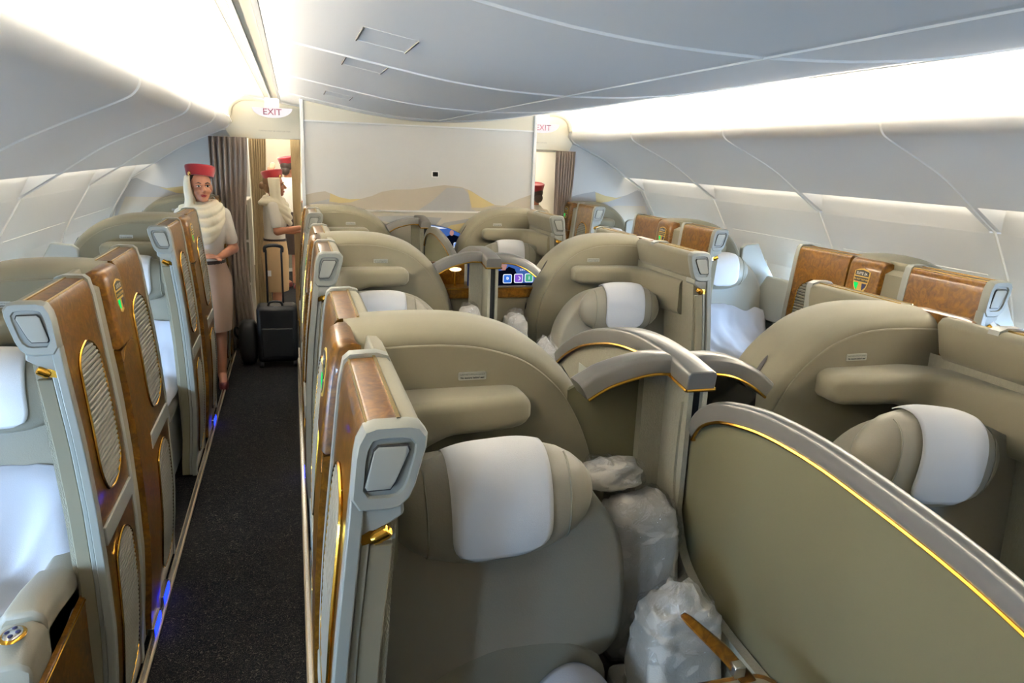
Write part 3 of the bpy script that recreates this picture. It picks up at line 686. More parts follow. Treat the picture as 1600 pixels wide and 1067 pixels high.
def suite(ox, oy, m, place, code, hz, tilt, duvet=False, arm=False, seat_lab='', has_seat=True, console=True, hx=.395):
    T = lambda p: (ox + m * p[0], oy + p[1], p[2])
    loc = T((.4, 1.6, 0))
    r = thing('suite_shell', loc, 'beige suite shell ' + place, 'suite', 'suite shells')
    shell_parts(T, r, m, .042 if ox == CRX else 0); shell_label(T, m, r); wing_parts(T, m, r); emblem_parts(T, m, r, code)
    if console:
        c = thing('suite_console', T((.4, 2.15, 0)), 'wood console behind the shell ' + place, 'console', 'suite consoles')
        console_parts(T, m, c)
    if has_seat:
        seat(T, m, T((.4, 1.2, 0)), 'leather seat ' + seat_lab, hz, tilt, duvet, 'linen cover on the seat ' + seat_lab, arm, hx, 'crumpled white bed sheet on the seat ' + seat_lab)
    return T
P_ = 2.1
NEAR = 'nearest the camera'; MID = 'in the middle row'; FAR = 'against the dune bulkhead'
CLX, CRX, LX, RX = 0.0, 2.06, -.55, 2.62
T_CL0 = suite(CLX, 0, 1, 'left of the large olive divider, ' + NEAR, '3E', .028, math.radians(-3), seat_lab='left of the large olive divider')
suite(CLX, P_, 1, 'at the left aisle, centre block, ' + MID, '4E', -.03, 0, seat_lab='of the centre block by the left aisle, middle row')
suite(CLX, 2 * P_, 1, 'at the left aisle, centre block, ' + FAR, '5E', -.03, 0, console=False, seat_lab='of the centre block by the left aisle, at the bulkhead')
suite(CRX, 0, -1, 'right of the large olive divider, ' + NEAR, '3F', .03, math.radians(-8), seat_lab='right of the large olive divider', hx=.50)
suite(CRX, P_, -1, 'at the right aisle, centre block, ' + MID, '4F', -.005, 0, seat_lab='of the centre block by the right aisle, middle row', hx=.42)
suite(CRX, 2 * P_, -1, 'at the right aisle, centre block, ' + FAR, '5F', -.02, 0, console=False, seat_lab='of the centre block by the right aisle, at the bulkhead', hx=.43)
suite(LX, 1.085, -1, 'at the left windows, ' + NEAR, '3K', .0, 0, True, True, hx=.345, seat_lab='at the left windows nearest the camera')
suite(LX, 1.085 + P_, -1, 'at the left windows, second from the camera', '4K', .0, 0, True, hx=.345, seat_lab='at the left windows, second from the camera')
suite(LX, 1.085 + 2 * P_, -1, 'at the left windows, behind the standing woman', '5K', -.03, 0, seat_lab='at the left windows behind the standing woman', console=False)
suite(RX, 1.175, 1, 'at the right windows, ' + NEAR, '3A', -.02, 0, True, hx=.345, seat_lab='at the right windows nearest the camera')
suite(RX, 1.175 + P_, 1, 'at the right windows, second from the camera', '4A', .0, 0, True, hx=.345, seat_lab='at the right windows, second from the camera')
suite(RX, 1.175 + 2 * P_, 1, 'at the right windows, beside the right curtain', '5A', -.03, 0, console=False, seat_lab='at the right windows beside the right curtain')
# window side shelves with their slanted end boards
for ox, oys, m, s_ in ((LX, 1.085, -1, 'left'), (RX, 1.175, 1, 'right')):
    for k in range(3):
        oy = oys + P_ * k
        T = lambda p, ox=ox, oy=oy, m=m: (ox + m * p[0], oy + p[1], p[2])
        t = thing('window_shelf', T((.95, .9, 0)), 'grey shelf unit under the %s windows beside the %s window seat' % (s_, ('nearest', 'second', 'farthest')[k]), 'shelf', 'window shelves')
        G(T).box(.83, 1.17, -.2, 1.60, 0, .74).obj('shelf_body', 'plastic', t, bevel=.02)
        G(T).box(.825, 1.18, -.2, 1.60, .74, .76).obj('shelf_top', 'wood', t, bevel=.005)
        G(T).prism_y([(.66, .75), (.66, 1.27), (.69, 1.295), (.80, 1.305), (.87, 1.18), (.96, 1.05), (1.04, .87), (1.06, .75)], 1.625, 1.665).obj('end_board', 'plastic_in', t, bevel=.008)
        G(T).prism_y([(.76, .76), (.78, .90), (.88, 1.06), (.96, 1.05), (.98, .76)], 1.10, 1.60).obj('side_bolster', 'plastic_in', t, bevel=.012)

# ------------------------------------------------------------------ centre dividers
def arch_cap(T, x0, x1, prof, h, gold, root, name='cap', mt='capgrey', gmat='gold'):
    N = len(prof); rings = []
    for i, (y, z) in enumerate(prof):
        a = prof[max(0, i - 1)]; b = prof[min(N - 1, i + 1)]; ty, tz = b[0] - a[0], b[1] - a[1]; L = math.hypot(ty, tz)
        ny, nz = -tz / L, ty / L
        if nz < 0: ny, nz = -ny, -nz
        q = lambda x, d: (x, y + ny * d, z + nz * d)
        e = .012
        rings.append([q(x0, -h), q(x0, -e), q(x0 + e * .3, -e * .3), q(x0 + e, 0), q(x1 - e, 0), q(x1 - e * .3, -e * .3), q(x1, -e), q(x1, -h)])
    c = G(T).loft(rings).obj(name, mt, root, smooth=50, bevel=.003)
    if gold:
        lo = []
        for r in rings: lo.append(r[0])
        hi = [r[7] for r in rings]
        pth = lo[::1]
        G(T).tube([(p[0] - .001, p[1], p[2]) for p in lo] , .0045, 6).obj('gold_trim', gmat, root)
        G(T).tube([(p[0] + .001, p[1], p[2]) for p in hi] , .0045, 6).obj('gold_trim', gmat, root)
        G(T).tube([lo[0], hi[0]], .0045, 6).obj('gold_trim', gmat, root)
    return c
def divider(oy, place, left='olive', right='black', cross=True, yend=9):
    T = lambda p: (p[0], oy + p[1], p[2])
    r = thing('centre_divider', (1.0, oy + 1.9, 0), 'grey capped divider post ' + place, 'divider', 'centre dividers')
    prof = cr([(1.60, 1.362), (1.74, 1.382), (1.90, 1.388), (2.06, 1.372), (2.22, 1.335), (2.38, 1.282), (2.52, 1.215), (2.62, 1.15)], 5)
    prof = [p for p in prof if p[0] < yend]; ye = prof[-1][0]
    arch_cap(T, .958, 1.040, prof, .052, True, r)
    # web under the long cap
    body = [(1.62, 0), (1.62, 1.31)] + [(y, z - .05) for y, z in prof[2:]] + [(ye, 0)]
    G(T).prism_x(body, .972, .986).obj('fabric_side', 'weave', r, smooth=0)
    G(T).prism_x(body, 1.014, 1.028).obj('fabric_side', 'weave', r, smooth=0)
    G(T).box(.986, 1.014, 1.66, ye - .02, 0, 1.10).obj('slot_lining', 'slot', r)
    G(T).box(.985, 1.015, 1.635, 1.66, 0, 1.32).obj('panel_slot', 'slot', r)
    G(T).box(.969, .972, 2.30, 2.38, 1.13, 1.17).obj('notice_plate', 'tagplate', r)
    # transverse arms reaching to the two shells
    def arm(xs, sgn):
        P = cr(xs, 5); N = len(P); rings = []
        for i, (x, z) in enumerate(P):
            a = P[max(0, i - 1)]; b = P[min(N - 1, i + 1)]; tx, tz = b[0] - a[0], b[1] - a[1]; L = math.hypot(tx, tz); nx, nz = -tz / L, tx / L
            if nz < 0: nx, nz = -nx, -nz
            q = lambda y, d: (x + nx * d, y, z + nz * d)
            rings.append([q(1.70, -.05), q(1.70, -.014), q(1.706, -.004), q(1.718, 0), q(1.765, 0), q(1.777, -.004), q(1.783, -.014), q(1.783, -.05)])
        G(T).loft(rings).obj('cross_arm', 'capgrey', r, smooth=50)
        G(T).tube([(p[0][0], p[0][1] - .001, p[0][2]) for p in rings], .0042, 6).obj('gold_trim', 'gold', r)
        return P
    if cross:
        A = arm([(.962, 1.379), (.90, 1.380), (.83, 1.367), (.76, 1.345), (.70, 1.312)], -1)
        if yend > 5: B = arm([(1.037, 1.372), (1.10, 1.372), (1.17, 1.358), (1.24, 1.325), (1.295, 1.285)], 1)
        G(T).box(.905, .972, 1.745, 1.775, 0, 1.335).obj('fabric_side', 'weave', r)
        if left == 'olive':
            G(T).prism_y([(.70, .5), (.70, 1.27), (.76, 1.30), (.83, 1.322), (.91, 1.335), (.91, .5)], 1.785, 1.80).obj('privacy_panel', 'olive', r)
        if right == 'black':
            G(T).prism_y([(1.03, .5), (1.03, 1.325), (1.10, 1.325), (1.17, 1.31), (1.24, 1.275), (1.30, 1.24), (1.30, .5)], 1.79, 1.80).obj('privacy_panel', 'glossblack', r)
    return r
divider(0, 'in front of the near black panel, ' + NEAR)
divider(P_, 'around the icon reflection in the middle row', None, None)
divider(2 * P_, 'in front of the bulkhead', None, None, True, 1.97)
def leaf(oy, label):
    T = lambda p: (p[0], oy + p[1], p[2])
    top = cr([(1.645, 1.205), (1.60, 1.262), (1.52, 1.308), (1.42, 1.335), (1.30, 1.352), (1.14, 1.354), (.98, 1.341), (.82, 1.322), (.70, 1.300), (.55, 1.262), (.42, 1.22), (.30, 1.17)], 5)
    r = thing('privacy_screen', (1.0, oy + 1.1, .76), label, 'privacy screen', 'raised privacy screens')
    arch_cap(T, .985, 1.022, top, .050, True, r)
    bot = cr([(.30, .90), (.5, .80), (.8, .765), (1.0, .762), (1.165, .764), (1.26, .766), (1.43, .788), (1.572, .85), (1.636, .965), (1.648, 1.06), (1.645, 1.16)], 4)
    out = [(y, z - .045) for y, z in top[::-1]] + bot[::-1]
    G(T).prism_x(out, .994, 1.010).obj('screen_panel', 'olive', r, smooth=0)
    # fabric socket the panel sinks into
    bk = thing('divider_base', (1.0, oy + 1.0, 0), 'fabric base under the ' + label, 'divider', 'divider bases')
    ob = cr([(.25, .80), (.5, .775), (.8, .745), (1.0, .745), (1.25, .752), (1.43, .775), (1.56, .83), (1.625, .94), (1.645, 1.06), (1.64, 1.25)], 4)
    G(T).prism_x([(.25, 0)] + [(y - (0 if y < 1.3 else 0) , z + .02) for y, z in ob] + [(1.69, 1.25), (1.69, 0)], .965, .990).obj('base_side', 'weave', bk, smooth=0)
    G(T).prism_x([(.25, 0)] + [(y, z + .02) for y, z in ob] + [(1.69, 1.25), (1.69, 0)], 1.014, 1.034).obj('base_side', 'weave', bk, smooth=0)
leaf(0, 'large olive privacy screen with gold line in the foreground')
leaf(2 * P_, 'small distant privacy screen with arched cap, before the bulkhead')
# low fabric base of the middle row whose screen is lowered
t = thing('divider_base', (1.0, P_ + 1.0, 0), 'low fabric covered base between the middle row seats', 'divider', 'divider bases')
G().box(.965, 1.034, P_ + .3, P_ + 1.62, 0, .70).obj('base_side', 'weave', t, bevel=.01)

# ------------------------------------------------------------------ far screen, and screen reflections painted as glowing images
def icon(g0, par, x, z, s, mt, kind):
    f = G().prism_y(rrect(x - s, x + s, z - s, z + s, s * .3, 3), g0 - .003, g0 - .001).obj('icon_frame', 'scr_white', par, smooth=0)
    G().prism_y(rrect(x - s * .85, x + s * .85, z - s * .85, z + s * .85, s * .25, 3), g0 - .004, g0 - .002).obj('icon_tile', mt, f, smooth=0)
    if kind == 'moon':
        pts = [(x + s * .42 * math.cos(a), z + s * .42 * math.sin(a)) for a in [math.radians(-110 + 220 * k / 12) for k in range(13)]]
        pts += [(x - s * .12 + s * .36 * math.cos(a), z + s * .36 * math.sin(a)) for a in [math.radians(85 - 170 * k / 12) for k in range(13)]]
        G().prism_y(pts, g0 - .005, g0 - .003).obj('icon_glyph', 'scr_white', f, smooth=0)
    else:
        v, fc = text_geo('i' if kind == 'i' else 'e', s * (1.25 if kind == 'i' else 1.35), s * .02)
        sx = -1 if kind == 'e' else 1
        G().add([(x + sx * a, g0 - .0048, z + (c if kind == 'i' else -c)) for a, c in v], fc).obj('icon_glyph', 'scr_white', f, smooth=0)
sy = P_ + 1.90
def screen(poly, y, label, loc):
    t = thing('screen_or_reflection', loc, label, 'screen', 'lit screens')
    G().prism_y(poly, y, y + .02).obj('image_panel', 'glossblack', t)
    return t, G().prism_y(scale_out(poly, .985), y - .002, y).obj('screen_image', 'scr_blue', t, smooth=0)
t, sc = screen([(1.035, 1.165), (1.035, 1.325), (1.12, 1.322), (1.18, 1.312), (1.24, 1.292), (1.335, 1.243), (1.335, 1.165)], sy, 'painted screen reflection with blue, violet and green icons under the middle divider arm', (1.15, sy, 1.16))  # mirrored reflection of an aft-facing screen, painted as a glowing image
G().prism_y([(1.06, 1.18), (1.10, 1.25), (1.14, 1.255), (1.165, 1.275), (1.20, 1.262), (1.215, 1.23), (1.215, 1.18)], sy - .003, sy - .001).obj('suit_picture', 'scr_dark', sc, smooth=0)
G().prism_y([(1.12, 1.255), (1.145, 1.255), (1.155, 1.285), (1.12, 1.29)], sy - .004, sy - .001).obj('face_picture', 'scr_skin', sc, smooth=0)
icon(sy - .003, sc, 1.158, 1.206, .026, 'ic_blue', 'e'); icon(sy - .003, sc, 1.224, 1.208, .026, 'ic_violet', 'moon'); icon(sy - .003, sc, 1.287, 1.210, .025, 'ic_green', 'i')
G().box(1.04, 1.332, sy - .003, sy - .001, 1.167, 1.180).obj('reflected_margin', 'scr_dark', sc)
v, fc = text_geo('movies', .022); G().add([(1.262 - a, sy - .004, 1.258 + c) for a, c in v], fc).obj('reflected_text', 'scr_white', sc, smooth=0)
t = thing('screen_or_reflection', (.95, sy, 1.16), 'narrow strip of painted blue screen reflection left of the middle divider post', 'screen', 'lit screens')  # rest of that reflection left of the post, painted as a glowing strip
G().box(.928, .969, sy, sy + .02, 1.165, 1.29).obj('image_panel', 'scr_navy', t, bevel=.004)
for k in range(3): G().prism_y(rrect(.944, .964, 1.182 + .033 * k, 1.211 + .033 * k, .005, 3), sy - .003, sy).obj('reflected_tile', 'scr_white', t, smooth=0)
t = thing('vanity_unit', (1.1, sy + .1, 0), 'wood fronted vanity ledge under the icon reflection', 'vanity', None)
for x0, x1 in ((1.03, 1.36), (.70, .97)):
    G().box(x0, x1, sy - .03, sy + .20, 1.10, 1.16).obj('ledge', 'wood', t, bevel=.006)
    G().box(x0, x1, sy - .034, sy - .03, 1.152, 1.159).obj('gold_trim', 'gold', t)
    G().box(x0, x1, sy - .01, sy + .20, 0, 1.10).obj('body', 'suede', t, bevel=.01)
G().box(.70, .93, sy + .10, sy + .12, 1.16, 1.29).obj('back_board', 'wood', t)
o = thing('table_lamp', (.865, sy + .05, 1.16), 'small glowing gold lamp under the left arm of the middle divider', 'lamp')
G().tube([(.865, sy + .05, 1.16), (.865, sy + .05, 1.25)], .006, 8).obj('lamp_stem', 'gold', o)
G().ell((.865, sy + .04, 1.255), (.034, .025, .011), 16, 8).obj('lamp_shade', 'lampglow', o)
s2 = 2 * P_ + 1.90
t, sc = screen([(1.04, 1.08), (1.04, 1.318), (1.12, 1.306), (1.236, 1.286), (1.30, 1.26), (1.365, 1.228), (1.40, 1.08)], s2, 'distant lit screen showing a man in a dark suit before the bulkhead', (1.15, s2, 1.14))
G().prism_y([(1.06, 1.285), (1.06, 1.308), (1.12, 1.30), (1.225, 1.282), (1.16, 1.278)], s2 - .003, s2 - .001).obj('screen_banner', 'scr_white', sc, smooth=0)
G().prism_y([(1.225, 1.09), (1.205, 1.205), (1.24, 1.222), (1.27, 1.232), (1.30, 1.225), (1.345, 1.208), (1.35, 1.09)], s2 - .003, s2 - .001).obj('suit_picture', 'scr_dark', sc, smooth=0)
G().prism_y([(1.268 + .018 * math.cos(a), 1.245 + .024 * math.sin(a)) for a in [2 * PI * k / 14 for k in range(14)]], s2 - .004, s2 - .002).obj('face_picture', 'scr_skin', sc, smooth=0)
icon(s2 - .003, sc, 1.315, 1.135, .030, 'ic_blue', 'moon')

# ------------------------------------------------------------------ wrapped bedding between the centre seats
def bag(c, r, e, label, seed, knot=False, shelf=None, squash=0):
    t = thing('wrapped_bedding', (c[0], c[1], c[2] - r[2]), label, 'bedding', 'plastic wrapped bedding')
    def build(k, amp, fq):
        g = G(); g.ell((0, 0, 0), (1, 1, 1), 64, 48, e)
        out = []
        for v in g.v:
            p = Vector((v[0] * r[0], v[1] * r[1], v[2] * r[2]))
            n = noise.noise(Vector((p.x * fq, p.y * fq, p.z * fq * 2.2)) + Vector((seed, 0, 0))) * amp - abs(noise.noise(Vector((p.x * fq * 1.6, p.y * fq * 1.6, p.z * fq * 3.5)) + Vector((seed, 5, 0)))) * amp * 1.1 + noise.noise(p * fq * 4) * amp * .3
            p = p * k + p.normalized() * n
            if knot and v[2] > .55: p.z += .05 * max(0, 1 - math.hypot(v[0], v[1]) * 1.5) * (1 + noise.noise(p * 60))
            out.append(tuple(p + Vector(c)))
        g.v = out; return g
    build(.97, .015, 11).obj('folded_bedding', 'bedding', t, smooth=80)
    build(1.015, .020, 17).obj('plastic_wrap', 'film', t, smooth=80)
    return t
# seat side shelves that carry them
for k in range(3):
    for x0, x1, s_ in ((.815, .960, 'left'), (1.04, 1.245, 'right')):
        t = thing('side_console', ((x0 + x1) / 2, k * P_ + 1.3, 0), 'low grey side console %s of the %s divider' % (s_, ('near', 'middle', 'far')[k]), 'console', 'side consoles')
        G().box(x0, x1, k * P_ + .9, k * P_ + 1.74, 0, .52).obj('body', 'suede', t, bevel=.012)
bag((.845, 1.60, .80), (.105, .085, .245), .45, 'tall block of bedding wrapped in clear plastic left of the near divider post', 1.3)
bag((.785, 1.655, 1.080), (.085, .055, .036), .6, 'small flat plastic wrapped packet on top beside the near shell', 4.2)
bag((.845, 1.36, .70), (.100, .088, .195), .5, 'round plastic bag of bedding standing in front of the tall block', 7.7, True)
bag((.875, P_ + 1.62, .82), (.075, .08, .30), .6, 'plastic wrapped bedding left of the middle divider post', 2.2)
bag((.86, P_ + 1.32, .80), (.085, .09, .28), .6, 'crumpled plastic wrapped bundle behind the top of the near left shell', 12.2)
bag((1.13, P_ + 1.62, .80), (.075, .075, .28), .6, 'plastic wrapped bedding right of the middle divider post', 3.3)
bag((1.135, P_ + 1.12, .77), (.085, .08, .25), .55, 'white plastic bag of bedding before the middle right seat', 9.1, True)
# wooden cocktail table leaf in the foreground
t = thing('cocktail_table', (.80, 1.02, 0), 'burl wood folding table leaf beside the near left seat', 'table')
G().loft([[(.70, 1.125, 1.015), (.715, 1.13, 1.022), (.73, 1.118, 1.012), (.715, 1.11, 1.0)], [(.78, 1.10, .935), (.80, 1.115, .95), (.815, 1.09, .935), (.79, 1.08, .92)], [(.86, 1.04, .835), (.89, 1.06, .85), (.90, 1.02, .83), (.87, 1.01, .82)]]).obj('leaf', 'wood', t, bevel=.004)
G().prism_z(rrect(.66, .90, .70, 1.09, .05, 4), .865, .885).obj('tray_rim', 'wood', t, bevel=.006)
G().prism_z(rrect(.68, .88, .72, 1.07, .04, 4), .885, .889).obj('tray_top', 'leather_low', t)
G().box(.80, .86, .80, 1.0, 0, .87).obj('pedestal', 'plastic', t, bevel=.01)
G().box(.80, .825, 1.06, 1.085, .90, .925).obj('hinge', 'chrome', t, bevel=.003)
# corner of folded linen on the near left seat
def ln(u, v):
    x = .46 + .30 * u; y = 1.36 - .24 * v
    return (x, y, .56 + .19 * math.sin(PI * min(1, .15 + u * .9)) * math.cos(v * 1.2) + .012 * noise.noise(Vector((x * 14, y * 14, 0))))
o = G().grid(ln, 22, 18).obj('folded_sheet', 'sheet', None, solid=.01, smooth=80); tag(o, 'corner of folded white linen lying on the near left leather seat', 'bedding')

# ------------------------------------------------------------------ aisle tracks and floor lights
n_tr = 0
for x in (-.578, .002, 2.052, 2.645):
    n_tr += 1
    b = struct(G().box(x - .014, x + .014, YA, 7.2, 0, .012).obj('trim_%d' % n_tr, 'track', None, bevel=.003))
    G().box(x - .006, x + .006, YA, 7.2, .012, .016).obj('track_lip', 'chrome', b)
for (x, y, l) in ((-.590, 2.84, 'nearest blue floor light at the left aisle edge'), (-.590, 3.06, 'second blue floor light at the left aisle edge'), (-.590, 5.2, 'farther blue floor light at the left aisle edge by the standing woman'), (.022, 4.2, 'blue floor light at the right edge of the left aisle')):
    t = thing('floor_light', (x, y, 0), l, 'light', 'blue aisle floor lights')
    G().box(x - .01, x + .016, y - .07, y + .07, .013, .055).obj('housing', 'chrome', t, bevel=.002)
    d = .0165 if x < 0 else -.0105
    G().box(x + min(d, d * 1.15), x + max(d, d * 1.15) + .001, y - .06, y + .06, .018, .05).obj('lens', 'blueled', t)

# ------------------------------------------------------------------ luggage
t = thing('trolley_case', (-.17, 6.68, 0), 'black upright cabin trolley case standing in the left aisle', 'suitcase')
G().box(-.34, .0, 6.56, 6.80, .05, .55).obj('case_body', 'black', t, bevel=.035)
G().box(-.30, -.04, 6.545, 6.565, .10, .36).obj('front_pocket', 'black', t, bevel=.012)
G().tube([(-.245, 6.74, .54), (-.245, 6.74, 1.0), (-.245, 6.74, 1.02)], .009, 8).obj('pull_tube', 'black', t)
G().tube([(-.115, 6.74, .54), (-.115, 6.74, 1.02)], .009, 8).obj('pull_tube', 'black', t)
G().tube(cr([(-.25, 6.74, 1.0), (-.248, 6.74, 1.045), (-.18, 6.74, 1.06), (-.112, 6.74, 1.045), (-.11, 6.74, 1.0)], 4), .015, 8).obj('grip', 'black', t)
G().tube(cr([(-.24, 6.60, .55), (-.22, 6.60, .585), (-.14, 6.60, .585), (-.12, 6.60, .55)], 4), .010, 8).obj('carry_handle', 'black', t)
G().box(-.235, -.205, 6.725, 6.73, .79, .84).obj('tag', 'signtext', t)
for x in (-.31, -.03):
    G().lathe([(.001, -.015), (.028, -.015), (.03, 0), (.028, .015), (.001, .015)], (x, 6.60, .03), 14, Matrix.Rotation(PI / 2, 3, 'Y')).obj('wheel', 'black', t)
t = thing('shoulder_bag', (-.43, 6.75, 0), 'small black bag leaning left of the trolley case', 'bag')
g = G(); g.ell((-.42, 6.75, .20), (.085, .11, .20), 24, 16, .6)
g.v = [(a + .012 * noise.noise(Vector((a * 30, b * 30, c * 30))), b, c) for a, b, c in g.v]; g.obj('bag_body', 'black', t, smooth=80)
G().tube(cr([(-.48, 6.74, .30), (-.52, 6.72, .34), (-.53, 6.71, .29), (-.49, 6.73, .22)], 4), .01, 6).obj('strap', 'black', t)

# ------------------------------------------------------------------ people
def capsule(g, p0, r0, p1, r1, n=14):
    P0, P1 = Vector(p0), Vector(p1); rr = []; pp = []
    d = (P1 - P0).normalized(); k = 4
    for i in range(k + 1):
        a = PI / 2 * i / k; pp.append(P0 - d * r0 * math.cos(a)); rr.append(max(.001, r0 * math.sin(a)))
    for i in range(k + 1):
        a = PI / 2 * (1 - i / k); pp.append(P1 + d * r1 * math.cos(a)); rr.append(max(.001, r1 * math.sin(a)))
    g.tube(pp, rr, n)
def remesh(o, vox, smooth=4):
    d = o.modifiers.new('remesh', 'REMESH'); d.mode = 'VOXEL'; d.voxel_size = vox; d.use_smooth_shade = True
    if smooth:
        s_ = o.modifiers.new('smooth', 'SMOOTH'); s_.factor = .5; s_.iterations = smooth
def person(loc, yaw, head_yaw, label, hair, skin, skirt, arms, scarf=True, vox=.007, bun=False, height=1.0, head_tilt=0):
    """local frame: facing -Y, x to the person's left as seen mirrored (image right), z up."""
    root = thing('person', loc, label, 'person')
    Rz = Matrix.Rotation(yaw, 3, 'Z'); L0 = Vector(loc)
    def T(p): return tuple(Rz @ (Vector(p) * height) + L0)
    Rh = Matrix.Rotation(head_yaw, 3, 'Z') @ Matrix.Rotation(head_tilt, 3, 'X'); HC = Vector((0, -.02, 1.555))
    def TH(p): return T(tuple(Rh @ Vector(p) + HC))
    def g_(): return G(T)
    # body: skull, jaw, nose, ears, neck, torso, arms with hands, legs
    b = G(TH)
    b.ell((0, .012, .03), (.073, .092, .092)); b.ell((0, -.022, -.035), (.058, .066, .078)); b.ell((0, -.055, -.083), (.030, .03, .026))
    capsule(b, (0, -.083, .012), .008, (0, -.104, -.022), .0135); b.ell((0, -.075, -.022), (.026, .02, .016))
    for s_ in (-1, 1):
        b.ell((s_ * .074, .012, -.01), (.010, .02, .032)); b.ell((s_ * .036, -.062, -.03), (.024, .024, .022)); b.ell((s_ * .032, -.076, .022), (.026, .012, .007))
    b.T = T
    capsule(b, (0, .005, 1.34), .052, (0, -.005, 1.48), .047)
    b.ell((0, .005, 1.25), (.155, .095, .16)); b.ell((0, 0, 1.06), (.125, .09, .14)); b.ell((0, .01, .90), (.16, .115, .14))
    for s_ in (-1, 1):
        capsule(b, (s_ * .085, 0, .88), .085, (s_ * .075, -.005, .48), .055); capsule(b, (s_ * .075, -.005, .48), .052, (s_ * .07, .02, .10), .034)
        capsule(b, (s_ * .07, .02, .09), .034, (s_ * .075, -.10, .045), .028)
    hands = []
    for s_, (el, wr, hd, curl) in zip((-1, 1), arms):
        sh = (s_ * .150, .005, 1.355)
        capsule(b, (sh[0] * .9, sh[1], sh[2] - .03), .042, el, .038); capsule(b, el, .04, wr, .026)
        W = Vector(wr); D = Vector(hd).normalized(); up = Vector((0, 0, 1)); S = D.cross(up)
        if S.length < .1: S = Vector((1, 0, 0))
        S.normalize(); N = S.cross(D).normalized()
        palm = W + D * .045; 
        for q in (-.022, -.008, .008, .022): capsule(b, tuple(W + D * .015 + S * q * .6), .014, tuple(W + D * .08 + S * q), .012)
        for q, ln_ in ((-.030, .062), (-.010, .074), (.010, .078), (.030, .068)):
            a = W + D * .085 + S * q; m_ = a + (D * math.cos(curl * .5) - N * math.sin(curl * .5)) * ln_ * .5; e_ = m_ + (D * math.cos(curl) - N * math.sin(curl)) * ln_ * .5
            capsule(b, tuple(a), .0095, tuple(m_), .009); capsule(b, tuple(m_), .009, tuple(e_), .0075)
        th = W + D * .03 - S * .03; te = th + (D * .7 - S * .6).normalized() * .035; tf = te + D * .03
        capsule(b, tuple(th), .012, tuple(te), .0105); capsule(b, tuple(te), .0105, tuple(tf), .0085)
    body = b.obj('body', skin, root, smooth=80); remesh(body, vox * .8, 3)
    # face details on the head
    for s_ in (-1, 1):
        ew = G(TH).ell((s_ * .031, -.0775, .008), (.0135, .007, .0062), 14, 8).obj('eye', 'eyewhite', root)
        G(TH).ell((s_ * .031, -.0825, .008), (.0075, .0035, .0064), 12, 8).obj('iris', 'eye', ew)
        G(TH).tube([(s_ * .014, -.0865, .028), (s_ * .032, -.0865, .034), (s_ * .051, -.073, .026)], [.0035, .004, .002], 6).obj('eyebrow', hair, root)
        G(TH).tube([(s_ * .016, -.0825, .0135), (s_ * .031, -.0855, .0165), (s_ * .047, -.076, .0125)], .0022, 5).obj('eyelash', 'eye', root)
    G(TH).ell((0, -.088, -.056), (.023, .009, .0048), 14, 8).obj('upper_lip', 'lip', root)
    G(TH).ell((0, -.086, -.0655), (.019, .009, .0058), 14, 8).obj('lower_lip', 'lip', root)
    hr = G(TH)
    hr.ell((0, .030, .046), (.080, .090, .088)); hr.ell((0, .075, -.02), (.062, .045, .06))
    if bun: hr.ell((0, .125, -.005), (.04, .035, .04))
    hr.obj('hair', hair, root, smooth=80)
    # pillbox hat with a raised rim
    Rt = Matrix.Rotation(math.radians(-9), 3, 'X') @ Matrix.Rotation(math.radians(6), 3, 'Y')
    hat = G(TH).lathe([(.002, .035), (.094, .035), (.097, .045), (.103, .075), (.108, .098), (.106, .110), (.098, .113), (.088, .104), (.060, .098), (.002, .100)], (0, .012, .040), 28, Rt).obj('hat', 'red', root, smooth=60)
    G(TH).ell((-.085, -.055, .098), (.012, .012, .016), 12, 8).obj('hat_badge', 'goldpale', hat)
    # blouse, skirt
    bl = g_()
    for z, rx, ry, y in (): pass
    rings = []
    for z, rx, ry, y in ((.92, .150, .118, .008), (1.0, .137, .108, .003), (1.08, .134, .106, 0), (1.18, .148, .118, -.008), (1.27, .158, .120, -.008), (1.34, .158, .105, 0), (1.39, .138, .085, .005), (1.42, .09, .068, .005), (1.45, .062, .06, .002)):
        rings.append([(rx * math.cos(2 * PI * k / 28), y + ry * math.sin(2 * PI * k / 28), z) for k in range(28)])
    bl.loft(rings)
    for s_, (el, wr, hd, curl) in zip((-1, 1), arms):
        sh = Vector((s_ * .145, .005, 1.35)); E_ = Vector(el)
        capsule(bl, tuple(sh), .056, tuple(sh.lerp(E_, .72)), .052)
    o = bl.obj('blouse', 'blouse', root, smooth=80); remesh(o, vox, 5)
    sk = g_()
    rings = []
    for z, rx, ry, y in ((1.0, .140, .112, .003), (.97, .150, .118, .004), (.88, .180, .135, .01), (.78, .185, .138, .008), (.62, .172, .128, .0), (.48, .160, .122, 0), (.46, .157, .12, 0)):
        rings.append([((rx + .006 * math.cos(7 * 2 * PI * k / 42) * (1 - z)) * math.cos(2 * PI * k / 42), y + ry * math.sin(2 * PI * k / 42), z) for k in range(42)])
    sk.loft(rings).obj('skirt', skirt, root, smooth=70)
    G(T).loft([[((.143) * math.cos(2 * PI * k / 28), .003 + .115 * math.sin(2 * PI * k / 28), z) for k in range(28)] for z in (.985, 1.012)]).obj('belt', 'hair', root, smooth=60)
    for s_ in (-1, 1):
        G(T).loft([[(s_ * .075 + rx * math.cos(2 * PI * k / 18), -.045 + ry * math.sin(2 * PI * k / 18) * 1.0, z) for k in range(18)] for z, rx, ry in ((.0, .036, .10), (.02, .038, .105), (.045, .036, .10), (.062, .03, .085))]).obj('shoe', 'shoe', root, smooth=60)
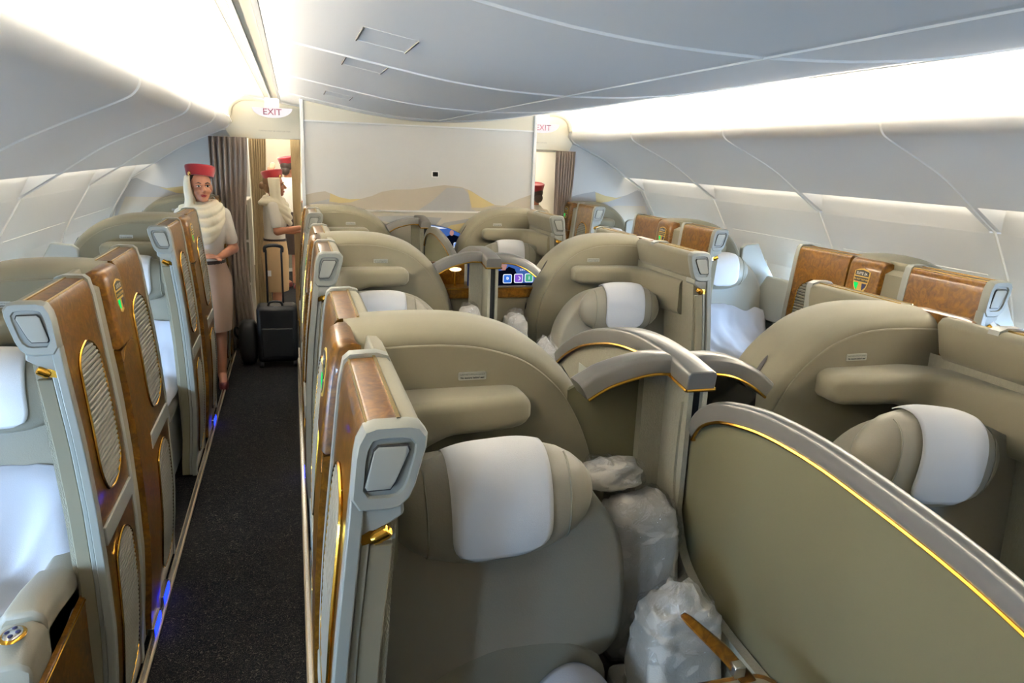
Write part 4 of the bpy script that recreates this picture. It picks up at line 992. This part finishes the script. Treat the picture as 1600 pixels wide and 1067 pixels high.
    if scarf:
        sc_ = g_()
        hx = lambda p: Rh @ Vector(p) + HC
        # veil from the right side of the hat down beside the face, then the cowl across the chest
        side = -1
        pts = [hx((side * .088, -.01, .082)), hx((side * .094, -.012, .03)), hx((side * .092, -.018, -.03)), hx((side * .084, -.022, -.10)), Vector((side * .095, -.075, 1.37)), Vector((side * .06, -.125, 1.30)), Vector((0, -.15, 1.24))]
        P3 = cr([tuple(p) for p in pts], 5); rg = []
        for i, p in enumerate(P3):
            t_ = i / (len(P3) - 1); wd = .062 + .01 * t_; th = .020 + .030 * t_
            rg.append([(p[0] + th * math.cos(a) * (1 + .22 * math.sin(5 * a + t_)), p[1] + .018 + wd * math.sin(a) * (1 - .35 * t_), p[2]) for a in [2 * PI * k / 24 for k in range(24)]])
        sc_.loft(rg)
        for j, (dz, rr, fr, th) in enumerate(((0, .088, .105, .030), (-.055, .115, .135, .030), (-.115, .130, .155, .032), (-.175, .130, .165, .032), (-.225, .115, .165, .028))):
            ring = []
            for k in range(28):
                a = 2 * PI * k / 28; f_ = max(0, -math.sin(a))
                ring.append((rr * math.cos(a) * 1.1, .01 + fr * math.sin(a) * (.75 if math.sin(a) > 0 else 1.0), 1.43 + dz * (.3 + .7 * f_) - .03 * f_ ** 2 + .012 * math.cos(a + j)))
            sc_.tube(ring, [th * (.75 + .25 * max(0, -math.sin(2 * PI * k / 28))) for k in range(28)], 10, True)
        o = sc_.obj('scarf', 'scarf', root, smooth=80); remesh(o, vox, 4)
    return root
# standing woman looking to the camera, arms folded low
person((-.665, 6.10, 0), math.radians(6), math.radians(12), 'woman in red hat and cream scarf standing behind the left window suites', 'hair', 'skin', 'skirt',
       [((-.205, .05, 1.11), (-.04, -.15, 1.06), (1, -.3, .02), .6), ((.205, .03, 1.09), (.10, -.16, 1.05), (-1, -.2, .05), .6)], height=1.015, vox=.0065)
# woman in profile, reaching to the right
person((-.19, 7.95, 0), math.radians(90), math.radians(0), 'woman in red hat and tan skirt in profile behind the trolley case', 'hair2', 'skin2', 'skirt2',
       [((-.205, -.03, 1.10), (-.19, -.26, 1.14), (.2, -1, .12), .5), ((.205, .02, 1.08), (.16, -.20, 1.06), (-.3, -1, .1), .5)], height=.975, bun=True, vox=.0065)
person((-.06, 10.6, 0), math.radians(150), 0, 'distant crew member in red hat at the far end of the left aisle', 'hair', 'skin2', 'hair',
       [((-.26, .03, 1.13), (-.22, -.12, 1.0), (0, -1, -.3), .5), ((.26, .0, 1.25), (.30, -.12, 1.48), (.1, -.3, 1), .4)], scarf=False, vox=.012, height=1.04)
person((2.68, 8.2, 0), math.radians(200), 0, 'crew member in red hat seen partly past the right edge of the bulkhead', 'hair', 'skin2', 'skirt',
       [((-.24, .05, 1.10), (-.20, -.10, .92), (0, -.6, -1), .4), ((.24, .05, 1.10), (.20, -.10, .92), (0, -.6, -1), .4)], scarf=False, vox=.012, height=.935)
